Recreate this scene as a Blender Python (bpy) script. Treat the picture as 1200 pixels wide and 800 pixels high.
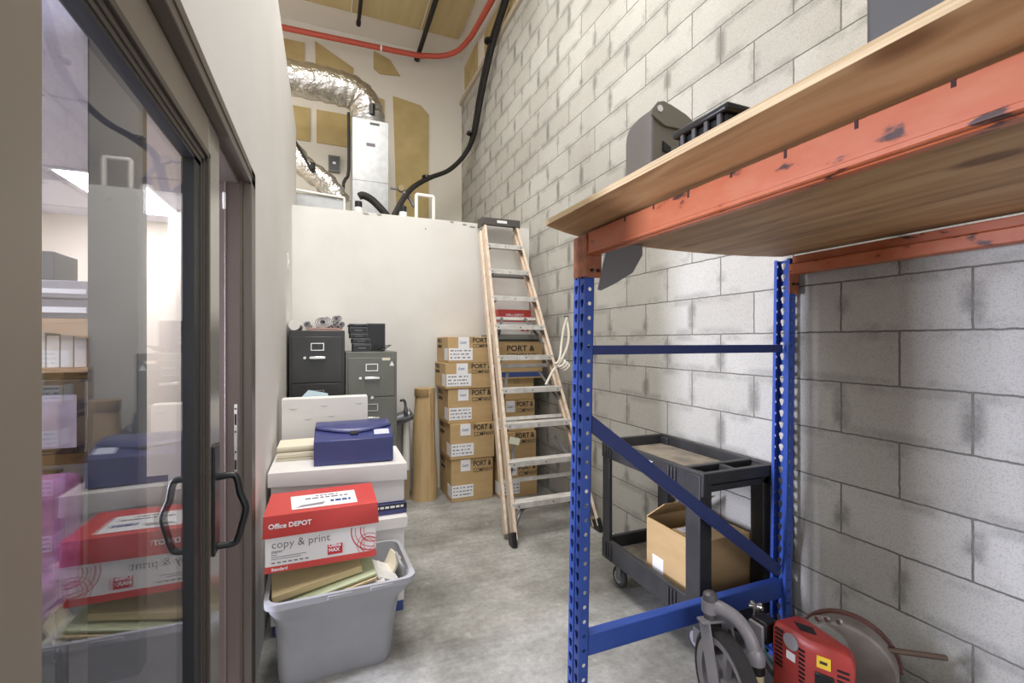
import bpy, bmesh, math, random
from mathutils import Vector, Matrix, Euler
from math import radians as R, pi, sin, cos
random.seed(7)
S = bpy.context.scene
C = S.collection
for o in list(bpy.data.objects): bpy.data.objects.remove(o)

# ------------------------------------------------------------------ camera, world, lights, exposure
cam = bpy.data.cameras.new('camera'); camo = bpy.data.objects.new('camera', cam); C.objects.link(camo)
cam.sensor_width = 36; cam.lens = 536/1200*36; cam.clip_start = .02
camo.location = (0, 0, 1.384); camo.rotation_euler = (R(90), 0, R(-22.132))
S.camera = camo
S.view_settings.view_transform = 'Standard'; S.view_settings.look = 'None'
S.view_settings.exposure = 0.12; S.view_settings.gamma = 1; S.view_settings.use_curve_mapping = False
w = bpy.data.worlds.new('world'); S.world = w; w.use_nodes = True
w.node_tree.nodes['Background'].inputs[0].default_value = (.93, .95, 1, 1)
w.node_tree.nodes['Background'].inputs[1].default_value = 1.25

def area(name, loc, rot, sx, sy, power, col, spread=180):
    l = bpy.data.lights.new(name, 'AREA'); l.shape = 'RECTANGLE'; l.size = sx; l.size_y = sy
    l.energy = power; l.color = col; l.spread = R(spread)
    o = bpy.data.objects.new(name, l); C.objects.link(o); o.location = loc; o.rotation_euler = rot
    return o
area('high_bay_light', (.15, .5, 5.3), (0, 0, 0), 1.4, 1.6, 95, (1, .985, .965))
area('high_bay_light', (.1, 2.6, 5.3), (0, 0, 0), 1.2, 2.0, 132, (1, .985, .965))
area('loft_light', (-2.2, 4.6, 5.3), (0, 0, 0), 1.4, 1.4, 75, (1, .97, .93))
area('rear_fill_light', (.5, -2.6, 1.9), (R(80), 0, 0), 3.2, 2.6, 38, (.95, .97, 1))  # added cool fill from behind the camera, no door is built there
dl = area('office_window_daylight', (-2.25, 1.74, 1.45), (0, 0, 0), .22, 1.5, 80, (.80, .82, 1), 110)
dl.rotation_euler = Vector((4.18, -1.25, -.2)).to_track_quat('-Z', 'Y').to_euler()

# ------------------------------------------------------------------ materials
def lin(c):
    if isinstance(c, str):
        c = c.lstrip('#'); c = [int(c[i:i+2], 16)/255 for i in (0, 2, 4)]
        return tuple(x/12.92 if x <= .04045 else ((x+.055)/1.055)**2.4 for x in c) + (1,)
    return tuple(c) + (1,)
def node(nt, t, **k):
    n = nt.nodes.new(t)
    for a, b in k.items(): setattr(n, a, b)
    return n
def mat(name, col, rough=.6, metal=0, col2=None, scale=6, bump=0, bscale=None, stretch=None, detail=6, lo=.35, hi=.7, spec=None, emit=0, bdist=.01):
    """plain procedural material: base colour, optional second colour spread by noise, optional fine bump"""
    m = bpy.data.materials.new(name); m.use_nodes = True; nt = m.node_tree
    b = nt.nodes['Principled BSDF']
    b.inputs['Base Color'].default_value = lin(col); b.inputs['Roughness'].default_value = rough; b.inputs['Metallic'].default_value = metal
    if spec is not None: b.inputs['Specular IOR Level'].default_value = spec
    if emit:
        b.inputs['Emission Color'].default_value = lin(col); b.inputs['Emission Strength'].default_value = emit
    if col2 or bump:
        tc = node(nt, 'ShaderNodeTexCoord'); mp = node(nt, 'ShaderNodeMapping'); nt.links.new(tc.outputs['Object'], mp.inputs[0])
        if stretch: mp.inputs['Scale'].default_value = stretch
    if col2:
        n = node(nt, 'ShaderNodeTexNoise'); n.inputs['Scale'].default_value = scale; n.inputs['Detail'].default_value = detail
        nt.links.new(mp.outputs[0], n.inputs['Vector'])
        r = node(nt, 'ShaderNodeValToRGB'); r.color_ramp.elements[0].position = lo; r.color_ramp.elements[1].position = hi
        r.color_ramp.elements[0].color = lin(col); r.color_ramp.elements[1].color = lin(col2)
        nt.links.new(n.outputs[0], r.inputs[0]); nt.links.new(r.outputs[0], b.inputs['Base Color'])
    if bump:
        n2 = node(nt, 'ShaderNodeTexNoise'); n2.inputs['Scale'].default_value = bscale or scale*6; n2.inputs['Detail'].default_value = 4
        nt.links.new(mp.outputs[0], n2.inputs['Vector'])
        bp = node(nt, 'ShaderNodeBump'); bp.inputs['Strength'].default_value = bump; bp.inputs['Distance'].default_value = bdist
        nt.links.new(n2.outputs[0], bp.inputs['Height']); nt.links.new(bp.outputs[0], b.inputs['Normal'])
    return m
M = {}
M['white_wall'] = mat('painted_drywall', '#e6e4e1', .75, col2='#e0ddd9', scale=1.6, bump=.08, bscale=60)
M['low_wall'] = mat('low_drywall', '#dcdad5', .75, col2='#d3d0ca', scale=2.2, bump=.06, bscale=40)
M['office_wall'] = mat('office_paint', '#e0d6c8', .8, col2='#dad0c1', scale=2)
M['bronze'] = mat('bronze_aluminium', '#6c625a', .42, .25, col2='#645b53', scale=3, stretch=(1, 1, .1))
M['bronze_dark'] = mat('dark_bronze', '#4c453e', .45, .25)
M['mauve'] = mat('brown_anodised_jamb', '#6f605b', .4, .25, col2='#685a55', scale=3, stretch=(1, 1, .1))
M['olive'] = mat('olive_aluminium', '#91887c', .4, .2, col2='#887f73', scale=2)
M['steel'] = mat('satin_steel', '#a9a79f', .25, .6)
M['gasket'] = mat('black_gasket', '#17181c', .5)
M['black'] = mat('black_plastic', '#17181a', .38)
M['tube_black'] = mat('black_foam_insulation', '#1d1b19', .75)
M['cartblack'] = mat('structural_black_plastic', '#29292b', .5, col2='#353537', scale=9, bump=.15, bscale=120)
M['blue'] = mat('blue_rack_paint', '#3a58ac', .36, col2='#324e9c', scale=5, bump=.03, bscale=40, spec=.4)
M['navy'] = mat('dark_blue_rack_paint', '#2c3c78', .4, col2='#27366c', scale=5)
M['rust'] = mat('rust_orange_bracket', '#a4674a', .6, .1, col2='#7d4a33', scale=30)
M['chrome'] = mat('bright_metal', '#c9c7c2', .25, .9)
M['label'] = mat('white_label', '#e9e9ec', .6)
M['paper'] = mat('paper', '#e6e4df', .75, col2='#d8d6d2', scale=12)
M['ink'] = mat('black_ink', '#35302c', .7)
M['greyink'] = mat('grey_ink', '#77737a', .7)
M['blueink'] = mat('blue_ink', '#3c4d86', .7)
M['red'] = mat('glossy_red_card', '#c8443f', .42)
M['redink'] = mat('red_ink', '#c53038', .6)
M['whitecard'] = mat('white_card', '#e6e3e0', .55, col2='#dcd8d6', scale=3)
M['carton'] = mat('corrugated_carton', '#c0a274', .75, col2='#b6986b', scale=5, stretch=(1, 1, 4))
M['carton_side'] = M['carton']
M['tape'] = mat('brown_tape', '#a88c62', .4)
M['kraft'] = mat('kraft_paper', '#c2a67a', .7, col2='#b3966a', scale=5, stretch=(4, 4, .5), bump=.2, bscale=10)
M['cabblack'] = mat('black_enamel', '#313131', .38, col2='#3a3938', scale=7)
M['cabgrey'] = mat('grey_green_enamel', '#6f7069', .42, col2='#67685f', scale=6)
M['filebox'] = mat('navy_poly', '#3a4076', .34, col2='#33396c', scale=4)
M['bin'] = mat('grey_tote_plastic', '#a4a4a8', .42, col2='#98989c', scale=4, bump=.05, bscale=12)
M['manila'] = mat('manila_card', '#cdb98d', .7)
M['greenfolder'] = mat('pale_green_card', '#bfc6a0', .7)
M['cream'] = mat('cream_paper', '#e4dcc6', .7)
M['ladder'] = mat('weathered_fibreglass', '#dccdbb', .6, col2='#c5ad97', scale=8, stretch=(6, 6, .5))
M['alu'] = mat('dusty_aluminium', '#d6d4d0', .5, .2, col2='#bdbab4', scale=18)
M['alu_dark'] = mat('dull_aluminium', '#77777a', .45, .6)
M['ladcap'] = mat('ladder_cap_plastic', '#4d4a47', .5)
M['rope'] = mat('white_rope', '#ddd8cc', .8, bump=.6, bscale=120)
M['foil'] = None
M['galv'] = mat('galvanised_sheet', '#a5a6a6', .38, .6, col2='#999a9a', scale=14)
M['pvc'] = mat('white_pvc', '#e9e6df', .4)
M['redpipe'] = mat('red_sprinkler_pipe', '#c05443', .4)
M['grey_case'] = mat('grey_plastic', '#7f7e80', .4)
M['grey_case_warm'] = mat('grey_plastic_warm', '#77746a', .42)
M['slab'] = mat('dark_grey_plastic', '#4c4d50', .5)
M['engine'] = mat('engine_red', '#a83c36', .35, col2='#923430', scale=9)
M['castgrey'] = mat('grey_painted_steel', '#a4a2a8', .35, .15, col2='#98969c', scale=12)
M['tyre'] = mat('rubber', '#3a393b', .8, bump=.4, bscale=60)
M['dirty'] = mat('dirty_guard', '#8a837c', .5, .1, col2='#6b645d', scale=10)
M['guard_rim'] = mat('rusty_red_rim', '#6b4640', .55, col2='#54362f', scale=20)
M['cream_plastic'] = mat('cream_plastic', '#d5c9a0', .5)
M['yellow'] = mat('yellow_label', '#e9c33a', .5)
M['wood'] = mat('office_wood', '#b89a7c', .5, col2='#a98b6c', scale=4, stretch=(1, 1, 6))
M['pink'] = mat('pink_fabric', '#7c4a72', .85, col2='#55284f', scale=14)
M['purple'] = mat('purple_fabric', '#6d3a8c', .8, col2='#8a3f86', scale=12)
M['ctile'] = mat('ceiling_tile', '#dfdcea', .85, col2='#cfccdd', scale=60)
M['carpet'] = mat('office_carpet', '#4c4843', .9, col2='#3f3b37', scale=40)
M['screen'] = mat('dark_screen', '#2b2b30', .25)
M['ceil_tan'] = mat('tan_ceiling_board', '#bfae82', .8, col2='#b5a376', scale=2, stretch=(6, .6, 1))
M['ceil_white'] = mat('ceiling_primer', '#ddd8cd', .8)
M['panel_glow'] = mat('light_diffuser', '#f4f4ff', .5, emit=34)
M['dust'] = mat('dusty_tray', '#8d8374', .7, col2='#5c5650', scale=12, bump=.1, bscale=50)
M['orange'] = None

def special_mats():
    # foil
    m = mat('crinkled_foil', '#c9c6bf', .22, .95, bump=.9, bscale=16, bdist=.03); M['foil'] = m
    # orange scuffed beam: dark chips along the metal
    m = bpy.data.materials.new('orange_beam_paint'); m.use_nodes = True; nt = m.node_tree; b = nt.nodes['Principled BSDF']
    tc = node(nt, 'ShaderNodeTexCoord'); mp = node(nt, 'ShaderNodeMapping'); nt.links.new(tc.outputs['Object'], mp.inputs[0])
    mp.inputs['Scale'].default_value = (1, .45, 1)
    n = node(nt, 'ShaderNodeTexNoise'); n.inputs['Scale'].default_value = 26; n.inputs['Detail'].default_value = 8; nt.links.new(mp.outputs[0], n.inputs[0])
    r = node(nt, 'ShaderNodeValToRGB'); cr = r.color_ramp
    cr.elements[0].position = .33; cr.elements[0].color = lin('#3d2016'); cr.elements[1].position = .385; cr.elements[1].color = lin('#ae5b36')
    e = cr.elements.new(.7); e.color = lin('#b46a48')
    nt.links.new(n.outputs[0], r.inputs[0]); nt.links.new(r.outputs[0], b.inputs['Base Color']); b.inputs['Roughness'].default_value = .42
    bp = node(nt, 'ShaderNodeBump'); bp.inputs['Strength'].default_value = .25; bp.inputs['Distance'].default_value = .004
    nt.links.new(r.outputs[0], bp.inputs['Height']); nt.links.new(bp.outputs[0], b.inputs['Normal'])
    M['orange'] = m
    # plywood: grain along Y, knots
    m = bpy.data.materials.new('plywood_face'); m.use_nodes = True; nt = m.node_tree; b = nt.nodes['Principled BSDF']; b.inputs['Roughness'].default_value = .6
    tc = node(nt, 'ShaderNodeTexCoord'); mp = node(nt, 'ShaderNodeMapping'); nt.links.new(tc.outputs['Object'], mp.inputs[0]); mp.inputs['Scale'].default_value = (9, 1.1, 9)
    n = node(nt, 'ShaderNodeTexNoise'); n.inputs['Scale'].default_value = 2.2; n.inputs['Detail'].default_value = 9; n.inputs['Distortion'].default_value = .6; nt.links.new(mp.outputs[0], n.inputs[0])
    r = node(nt, 'ShaderNodeValToRGB'); cr = r.color_ramp
    cr.elements[0].position = .28; cr.elements[0].color = lin('#835f3c'); cr.elements[1].position = .75; cr.elements[1].color = lin('#bd9b70')
    e = cr.elements.new(.5); e.color = lin('#a98257')
    nt.links.new(n.outputs[0], r.inputs[0])
    mp2 = node(nt, 'ShaderNodeMapping'); nt.links.new(tc.outputs['Object'], mp2.inputs[0]); mp2.inputs['Scale'].default_value = (5.2, 2.4, 0)
    v = node(nt, 'ShaderNodeTexVoronoi'); v.inputs['Scale'].default_value = .9; nt.links.new(mp2.outputs[0], v.inputs['Vector'])
    k = node(nt, 'ShaderNodeValToRGB'); k.color_ramp.elements[0].position = .09; k.color_ramp.elements[0].color = (0.32, .22, .15, 1); k.color_ramp.elements[1].position = .17; k.color_ramp.elements[1].color = (1, 1, 1, 1)
    nt.links.new(v.outputs['Distance'], k.inputs[0])
    mx = node(nt, 'ShaderNodeMixRGB', blend_type='MULTIPLY'); mx.inputs[0].default_value = .85; nt.links.new(r.outputs[0], mx.inputs[1]); nt.links.new(k.outputs[0], mx.inputs[2])
    nt.links.new(mx.outputs[0], b.inputs['Base Color'])
    M['ply'] = m
    M['ply_edge'] = mat('plywood_edge', '#cdb894', .8, col2='#a98f69', scale=3, stretch=(1, 1, 90))
    # concrete floor
    m = bpy.data.materials.new('concrete_floor'); m.use_nodes = True; nt = m.node_tree; b = nt.nodes['Principled BSDF']
    tc = node(nt, 'ShaderNodeTexCoord')
    n = node(nt, 'ShaderNodeTexNoise'); n.inputs['Scale'].default_value = 1.5; n.inputs['Detail'].default_value = 8; n.inputs['Roughness'].default_value = .62; nt.links.new(tc.outputs['Object'], n.inputs[0])
    r = node(nt, 'ShaderNodeValToRGB'); cr = r.color_ramp
    cr.elements[0].position = .36; cr.elements[0].color = lin('#777671'); cr.elements[1].position = .64; cr.elements[1].color = lin('#b9b8b5')
    e = cr.elements.new(.5); e.color = lin('#9b9a95')
    nt.links.new(n.outputs[0], r.inputs[0])
    n3 = node(nt, 'ShaderNodeTexNoise'); n3.inputs['Scale'].default_value = 9; n3.inputs['Detail'].default_value = 10; nt.links.new(tc.outputs['Object'], n3.inputs[0])
    r3 = node(nt, 'ShaderNodeValToRGB'); r3.color_ramp.elements[0].position = .64; r3.color_ramp.elements[0].color = (0, 0, 0, 1); r3.color_ramp.elements[1].position = .76; r3.color_ramp.elements[1].color = (.55, .55, .55, 1)
    nt.links.new(n3.outputs[0], r3.inputs[0])
    mx = node(nt, 'ShaderNodeMixRGB', blend_type='MIX'); mx.inputs[2].default_value = lin('#d4d2ce'); nt.links.new(r3.outputs[0], mx.inputs[0]); nt.links.new(r.outputs[0], mx.inputs[1])
    n4 = node(nt, 'ShaderNodeTexNoise'); n4.inputs['Scale'].default_value = 34; n4.inputs['Detail'].default_value = 8; n4.inputs['Roughness'].default_value = .7; nt.links.new(tc.outputs['Object'], n4.inputs[0])
    r4 = node(nt, 'ShaderNodeValToRGB'); r4.color_ramp.elements[0].position = .32; r4.color_ramp.elements[0].color = (.74, .74, .73, 1); r4.color_ramp.elements[1].position = .6; r4.color_ramp.elements[1].color = (1.04, 1.04, 1.04, 1); nt.links.new(n4.outputs[0], r4.inputs[0])
    mp5 = node(nt, 'ShaderNodeMapping'); mp5.inputs['Scale'].default_value = (1.2, 9, 1); mp5.inputs['Rotation'].default_value = (0, 0, .35); nt.links.new(tc.outputs['Object'], mp5.inputs[0])
    n7 = node(nt, 'ShaderNodeTexNoise'); n7.inputs['Scale'].default_value = 2.5; n7.inputs['Detail'].default_value = 6; nt.links.new(mp5.outputs[0], n7.inputs[0])
    r7 = node(nt, 'ShaderNodeValToRGB'); r7.color_ramp.elements[0].position = .3; r7.color_ramp.elements[0].color = (.82, .82, .81, 1); r7.color_ramp.elements[1].position = .55; r7.color_ramp.elements[1].color = (1, 1, 1, 1); nt.links.new(n7.outputs[0], r7.inputs[0])
    my = node(nt, 'ShaderNodeMixRGB', blend_type='MULTIPLY'); my.inputs[0].default_value = 1; nt.links.new(mx.outputs[0], my.inputs[1]); nt.links.new(r4.outputs[0], my.inputs[2])
    mz = node(nt, 'ShaderNodeMixRGB', blend_type='MULTIPLY'); mz.inputs[0].default_value = .9; nt.links.new(my.outputs[0], mz.inputs[1]); nt.links.new(r7.outputs[0], mz.inputs[2])
    nt.links.new(mz.outputs[0], b.inputs['Base Color'])
    rr = node(nt, 'ShaderNodeMapRange'); rr.inputs[3].default_value = .38; rr.inputs[4].default_value = .62; nt.links.new(n.outputs[0], rr.inputs[0]); nt.links.new(rr.outputs[0], b.inputs['Roughness'])
    M['concrete'] = m
    # painted concrete block: brick coursing over (Y, Z), worn patches beside the head joints
    m = bpy.data.materials.new('painted_concrete_block'); m.use_nodes = True; nt = m.node_tree; b = nt.nodes['Principled BSDF']; L = nt.links.new
    geo = node(nt, 'ShaderNodeNewGeometry'); sp = node(nt, 'ShaderNodeSeparateXYZ'); L(geo.outputs['Position'], sp.inputs[0])
    ad = node(nt, 'ShaderNodeMath', operation='SUBTRACT'); ad.inputs[1].default_value = 1.212; L(sp.outputs[1], ad.inputs[0])
    cb = node(nt, 'ShaderNodeCombineXYZ'); L(ad.outputs[0], cb.inputs[0]); L(sp.outputs[2], cb.inputs[1])
    def brick(ms, smooth, c1, c2, cm):
        t = node(nt, 'ShaderNodeTexBrick'); t.offset = .5; t.offset_frequency = 2; t.squash = 1
        t.inputs['Scale'].default_value = 1; t.inputs['Brick Width'].default_value = .4064; t.inputs['Row Height'].default_value = .2032
        t.inputs['Mortar Size'].default_value = ms; t.inputs['Mortar Smooth'].default_value = smooth; t.inputs['Bias'].default_value = 0
        t.inputs['Color1'].default_value = c1; t.inputs['Color2'].default_value = c2; t.inputs['Mortar'].default_value = cm
        return t
    nz = node(nt, 'ShaderNodeTexNoise'); nz.inputs['Scale'].default_value = 30; nz.inputs['Detail'].default_value = 3; L(geo.outputs['Position'], nz.inputs[0])
    wob = node(nt, 'ShaderNodeMixRGB', blend_type='LINEAR_LIGHT'); wob.inputs[0].default_value = .0035; L(cb.outputs[0], wob.inputs[1]); L(nz.outputs['Color'], wob.inputs[2])
    t1 = brick(.0040, .35, lin('#bcbbb5'), lin('#b0aea7'), lin('#6f6d68')); L(wob.outputs[0], t1.inputs[0])
    # wide soft joint band x noise -> grey worn paint
    t2 = brick(.05, .8, (0, 0, 0, 1), (0, 0, 0, 1), (1, 1, 1, 1)); L(cb.outputs[0], t2.inputs[0])
    # head joints only: compare with band of bed joints
    fr = node(nt, 'ShaderNodeMath', operation='FRACT'); dv = node(nt, 'ShaderNodeMath', operation='DIVIDE'); dv.inputs[1].default_value = .2032; L(sp.outputs[2], dv.inputs[0]); L(dv.outputs[0], fr.inputs[0])
    pp = node(nt, 'ShaderNodeMath', operation='PINGPONG'); pp.inputs[1].default_value = .5; L(fr.outputs[0], pp.inputs[0])
    mr = node(nt, 'ShaderNodeMapRange'); mr.inputs[1].default_value = .0; mr.inputs[2].default_value = .25; mr.inputs[3].default_value = .35; mr.inputs[4].default_value = 1; L(pp.outputs[0], mr.inputs[0])
    n1 = node(nt, 'ShaderNodeTexNoise'); n1.inputs['Scale'].default_value = 4.2; n1.inputs['Detail'].default_value = 6; n1.inputs['Roughness'].default_value = .6; L(geo.outputs['Position'], n1.inputs[0])
    r1 = node(nt, 'ShaderNodeValToRGB'); r1.color_ramp.elements[0].position = .45; r1.color_ramp.elements[1].position = .57; L(n1.outputs[0], r1.inputs[0])
    m1 = node(nt, 'ShaderNodeMath', operation='MULTIPLY'); L(t2.outputs['Fac'], m1.inputs[0]); L(r1.outputs[0], m1.inputs[1])
    m2 = node(nt, 'ShaderNodeMath', operation='MULTIPLY'); L(m1.outputs[0], m2.inputs[0]); L(mr.outputs[0], m2.inputs[1])
    m3 = node(nt, 'ShaderNodeMath', operation='MULTIPLY'); m3.inputs[1].default_value = .85; L(m2.outputs[0], m3.inputs[0])
    mxa = node(nt, 'ShaderNodeMixRGB'); L(m3.outputs[0], mxa.inputs[0]); L(t1.outputs[0], mxa.inputs[1]); mxa.inputs[2].default_value = lin('#7e7d77')
    # large tonal patches + speckle
    n5 = node(nt, 'ShaderNodeTexNoise'); n5.inputs['Scale'].default_value = 190; n5.inputs['Detail'].default_value = 2; L(geo.outputs['Position'], n5.inputs[0])
    r5 = node(nt, 'ShaderNodeValToRGB'); r5.color_ramp.elements[0].position = .3; r5.color_ramp.elements[0].color = (.72, .72, .72, 1); r5.color_ramp.elements[1].position = .52; r5.color_ramp.elements[1].color = (1, 1, 1, 1); L(n5.outputs[0], r5.inputs[0])
    mxb = node(nt, 'ShaderNodeMixRGB', blend_type='MULTIPLY'); mxb.inputs[0].default_value = .8; L(mxa.outputs[0], mxb.inputs[1]); L(r5.outputs[0], mxb.inputs[2])
    n6 = node(nt, 'ShaderNodeTexNoise'); n6.inputs['Scale'].default_value = 1.1; n6.inputs['Detail'].default_value = 5; L(geo.outputs['Position'], n6.inputs[0])
    r6 = node(nt, 'ShaderNodeValToRGB'); r6.color_ramp.elements[0].position = .35; r6.color_ramp.elements[0].color = (.86, .85, .84, 1); r6.color_ramp.elements[1].position = .6; r6.color_ramp.elements[1].color = (1, 1, 1, 1); L(n6.outputs[0], r6.inputs[0])
    mxc = node(nt, 'ShaderNodeMixRGB', blend_type='MULTIPLY'); mxc.inputs[0].default_value = 1; L(mxb.outputs[0], mxc.inputs[1]); L(r6.outputs[0], mxc.inputs[2])
    L(mxc.outputs[0], b.inputs['Base Color']); b.inputs['Roughness'].default_value = .85
    inv = node(nt, 'ShaderNodeMath', operation='SUBTRACT'); inv.inputs[0].default_value = 1; L(t1.outputs['Fac'], inv.inputs[1])
    ms = node(nt, 'ShaderNodeMath', operation='MULTIPLY_ADD'); ms.inputs[1].default_value = .12; L(n5.outputs[0], ms.inputs[0]); L(inv.outputs[0], ms.inputs[2])
    bp = node(nt, 'ShaderNodeBump'); bp.inputs['Strength'].default_value = .6; bp.inputs['Distance'].default_value = .006; L(ms.outputs[0], bp.inputs['Height']); L(bp.outputs[0], b.inputs['Normal'])
    M['block'] = m
    # bare drywall with joint compound bands (back of the loft)
    # clear glass: Fresnel mix of clear and mirror
    m = bpy.data.materials.new('clear_glass'); m.use_nodes = True; nt = m.node_tree; nt.nodes.clear(); L = nt.links.new
    out = node(nt, 'ShaderNodeOutputMaterial'); tr = node(nt, 'ShaderNodeBsdfTransparent'); tr.inputs[0].default_value = (.97, .975, .98, 1)
    gl = node(nt, 'ShaderNodeBsdfGlossy'); gl.inputs['Roughness'].default_value = 0; fr = node(nt, 'ShaderNodeFresnel')
    ge = node(nt, 'ShaderNodeNewGeometry'); mi = node(nt, 'ShaderNodeMapRange'); mi.inputs[3].default_value = 1.7; mi.inputs[4].default_value = 1/1.7
    L(ge.outputs['Backfacing'], mi.inputs[0]); L(mi.outputs[0], fr.inputs[0])
    mx = node(nt, 'ShaderNodeMixShader'); L(fr.outputs[0], mx.inputs[0]); L(tr.outputs[0], mx.inputs[1]); L(gl.outputs[0], mx.inputs[2]); L(mx.outputs[0], out.inputs[0])
    M['glass'] = m
    M['cloudy'] = mat('scratched_clear_plastic', '#b9bcb9', .3)
    M['cloudy'].node_tree.nodes['Principled BSDF'].inputs['Alpha'].default_value = .35
special_mats()

# ------------------------------------------------------------------ mesh helpers
class MB:
    def __init__(s): s.bm = bmesh.new()
    def poly(s, pts, faces):
        v = [s.bm.verts.new(p) for p in pts]
        for f in faces: s.bm.faces.new([v[i] for i in f])
        return s
    def box(s, x0, x1, y0, y1, z0, z1, mx=None):
        p = [Vector(q) for q in ((x0,y0,z0),(x1,y0,z0),(x1,y1,z0),(x0,y1,z0),(x0,y0,z1),(x1,y0,z1),(x1,y1,z1),(x0,y1,z1))]
        if mx: p = [mx @ q for q in p]
        return s.poly(p, ((0,3,2,1),(4,5,6,7),(0,1,5,4),(1,2,6,5),(2,3,7,6),(3,0,4,7)))
    def prism(s, pts, axis, a0, a1, mx=None):
        """2-D outline swept along an axis ('x': pts are (y,z); 'y': (x,z); 'z': (x,y))"""
        f = {'x': lambda p, a: (a, p[0], p[1]), 'y': lambda p, a: (p[0], a, p[1]), 'z': lambda p, a: (p[0], p[1], a)}[axis]
        n = len(pts); P = [Vector(f(p, a0)) for p in pts] + [Vector(f(p, a1)) for p in pts]
        if mx: P = [mx @ q for q in P]
        return s.poly(P, [tuple(range(n))[::-1], tuple(range(n, 2*n))] + [(i, (i+1) % n, n+(i+1) % n, n+i) for i in range(n)])
    def bar(s, a, b, wx, wz, up=(0, 0, 1)):
        """rectangular bar from a to b; wx across, wz along up"""
        a, b = Vector(a), Vector(b); d = (b-a).normalized(); u = Vector(up); x = d.cross(u).normalized(); u = x.cross(d).normalized()
        P = [q + x*i*wx/2 + u*j*wz/2 for q in (a, b) for i, j in ((-1,-1),(1,-1),(1,1),(-1,1))]
        return s.poly(P, ((0,1,2,3),(7,6,5,4),(0,4,5,1),(1,5,6,2),(2,6,7,3),(3,7,4,0)))
    def tube(s, pts, r, n=12, closed=False, smooth=0):
        pts = [Vector(p) for p in pts]
        if smooth:
            out = []
            m = len(pts)
            for i in range(m if closed else m-1):
                p0 = pts[(i-1) % m] if (closed or i > 0) else pts[i]; p1 = pts[i]; p2 = pts[(i+1) % m]; p3 = pts[(i+2) % m] if (closed or i+2 < m) else p2
                for k in range(smooth):
                    t = k/smooth
                    out.append(.5*((2*p1)+(p2-p0)*t+(2*p0-5*p1+4*p2-p3)*t*t+(3*p1-p0-3*p2+p3)*t**3))
            if not closed: out.append(pts[-1])
            pts = out
        rings = []; m = len(pts); prev = None
        for i, p in enumerate(pts):
            if closed: d = pts[(i+1) % m]-pts[i-1]
            else: d = pts[min(i+1, m-1)]-pts[max(i-1, 0)]
            d.normalize()
            if prev is None: prev = d.orthogonal()
            x = (prev - d*prev.dot(d)).normalized(); prev = x; y = d.cross(x)
            rr = r[min(i, len(r)-1)] if isinstance(r, (list, tuple)) else r
            rings.append([s.bm.verts.new(p + rr*(cos(2*pi*k/n)*x + sin(2*pi*k/n)*y)) for k in range(n)])
        for i in range(m if closed else m-1):
            a, b = rings[i], rings[(i+1) % m]
            for k in range(n): s.bm.faces.new((a[k], a[(k+1) % n], b[(k+1) % n], b[k]))
        if not closed:
            s.bm.faces.new(rings[0][::-1]); s.bm.faces.new(rings[-1])
        return s
    def cyl(s, a, b, r, n=24, r2=None):
        return s.tube([a, b], [r, r if r2 is None else r2], n)
    def lathe(s, prof, c=(0, 0, 0), n=32, axis='z', mx=None):
        """profile of (radius, height) turned about an axis"""
        rings = []
        for r_, h in prof:
            ring = []
            for k in range(n):
                a = 2*pi*k/n; q = {'z': (r_*cos(a), r_*sin(a), h), 'x': (h, r_*cos(a), r_*sin(a)), 'y': (r_*sin(a), h, r_*cos(a))}[axis]
                q = Vector(q)
                if mx: q = mx @ q
                ring.append(s.bm.verts.new(q + Vector(c)))
            rings.append(ring)
        for a, b in zip(rings, rings[1:]):
            for k in range(n): s.bm.faces.new((a[k], a[(k+1) % n], b[(k+1) % n], b[k]))
        if prof[0][0] > 1e-6 and prof[0] != prof[-1]: s.bm.faces.new(rings[0][::-1])
        if prof[-1][0] > 1e-6 and prof[0] != prof[-1]: s.bm.faces.new(rings[-1])
        return s
    def loft(s, rings, cap0=True, cap1=True):
        R_ = [[s.bm.verts.new(p) for p in r] for r in rings]; n = len(R_[0])
        for a, b in zip(R_, R_[1:]):
            for k in range(n): s.bm.faces.new((a[k], a[(k+1) % n], b[(k+1) % n], b[k]))
        if cap0: s.bm.faces.new(R_[0][::-1])
        if cap1: s.bm.faces.new(R_[-1])
        return s
    def move(s, v, mx=None):
        for q in s.bm.verts:
            if mx: q.co = mx @ q.co
            q.co += Vector(v)
        return s
    def build(s, name, m, parent=None, bevel=0, seg=2, loc=None, rot=None, solid=0, angle=38, sub=0):
        bmesh.ops.recalc_face_normals(s.bm, faces=s.bm.faces)
        me = bpy.data.meshes.new(name); s.bm.to_mesh(me); s.bm.free()
        for p in me.polygons: p.use_smooth = True
        me.set_sharp_from_angle(angle=R(angle))
        if m: me.materials.append(m)
        o = bpy.data.objects.new(name, me); C.objects.link(o)
        if parent: o.parent = parent
        if loc: o.location = loc
        if rot: o.rotation_euler = rot
        if solid:
            d = o.modifiers.new('solid', 'SOLIDIFY'); d.thickness = solid; d.offset = 0
        if bevel:
            d = o.modifiers.new('bevel', 'BEVEL'); d.width = bevel; d.segments = seg; d.limit_method = 'ANGLE'; d.angle_limit = R(40); d.harden_normals = False
        if sub:
            d = o.modifiers.new('sub', 'SUBSURF'); d.levels = sub; d.render_levels = sub
        return o
def tag(o, label, cat, group=None, kind=None):
    o['label'] = label; o['category'] = cat
    if group: o['group'] = group
    if kind: o['kind'] = kind
    return o
def thing(name, label, cat, loc=(0, 0, 0), rz=0, group=None):
    o = bpy.data.objects.new(name, None); C.objects.link(o); o.location = loc; o.rotation_euler = (0, 0, rz); o.empty_display_size = .05
    return tag(o, label, cat, group)
def struct(o): o['kind'] = 'structure'; return o
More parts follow.
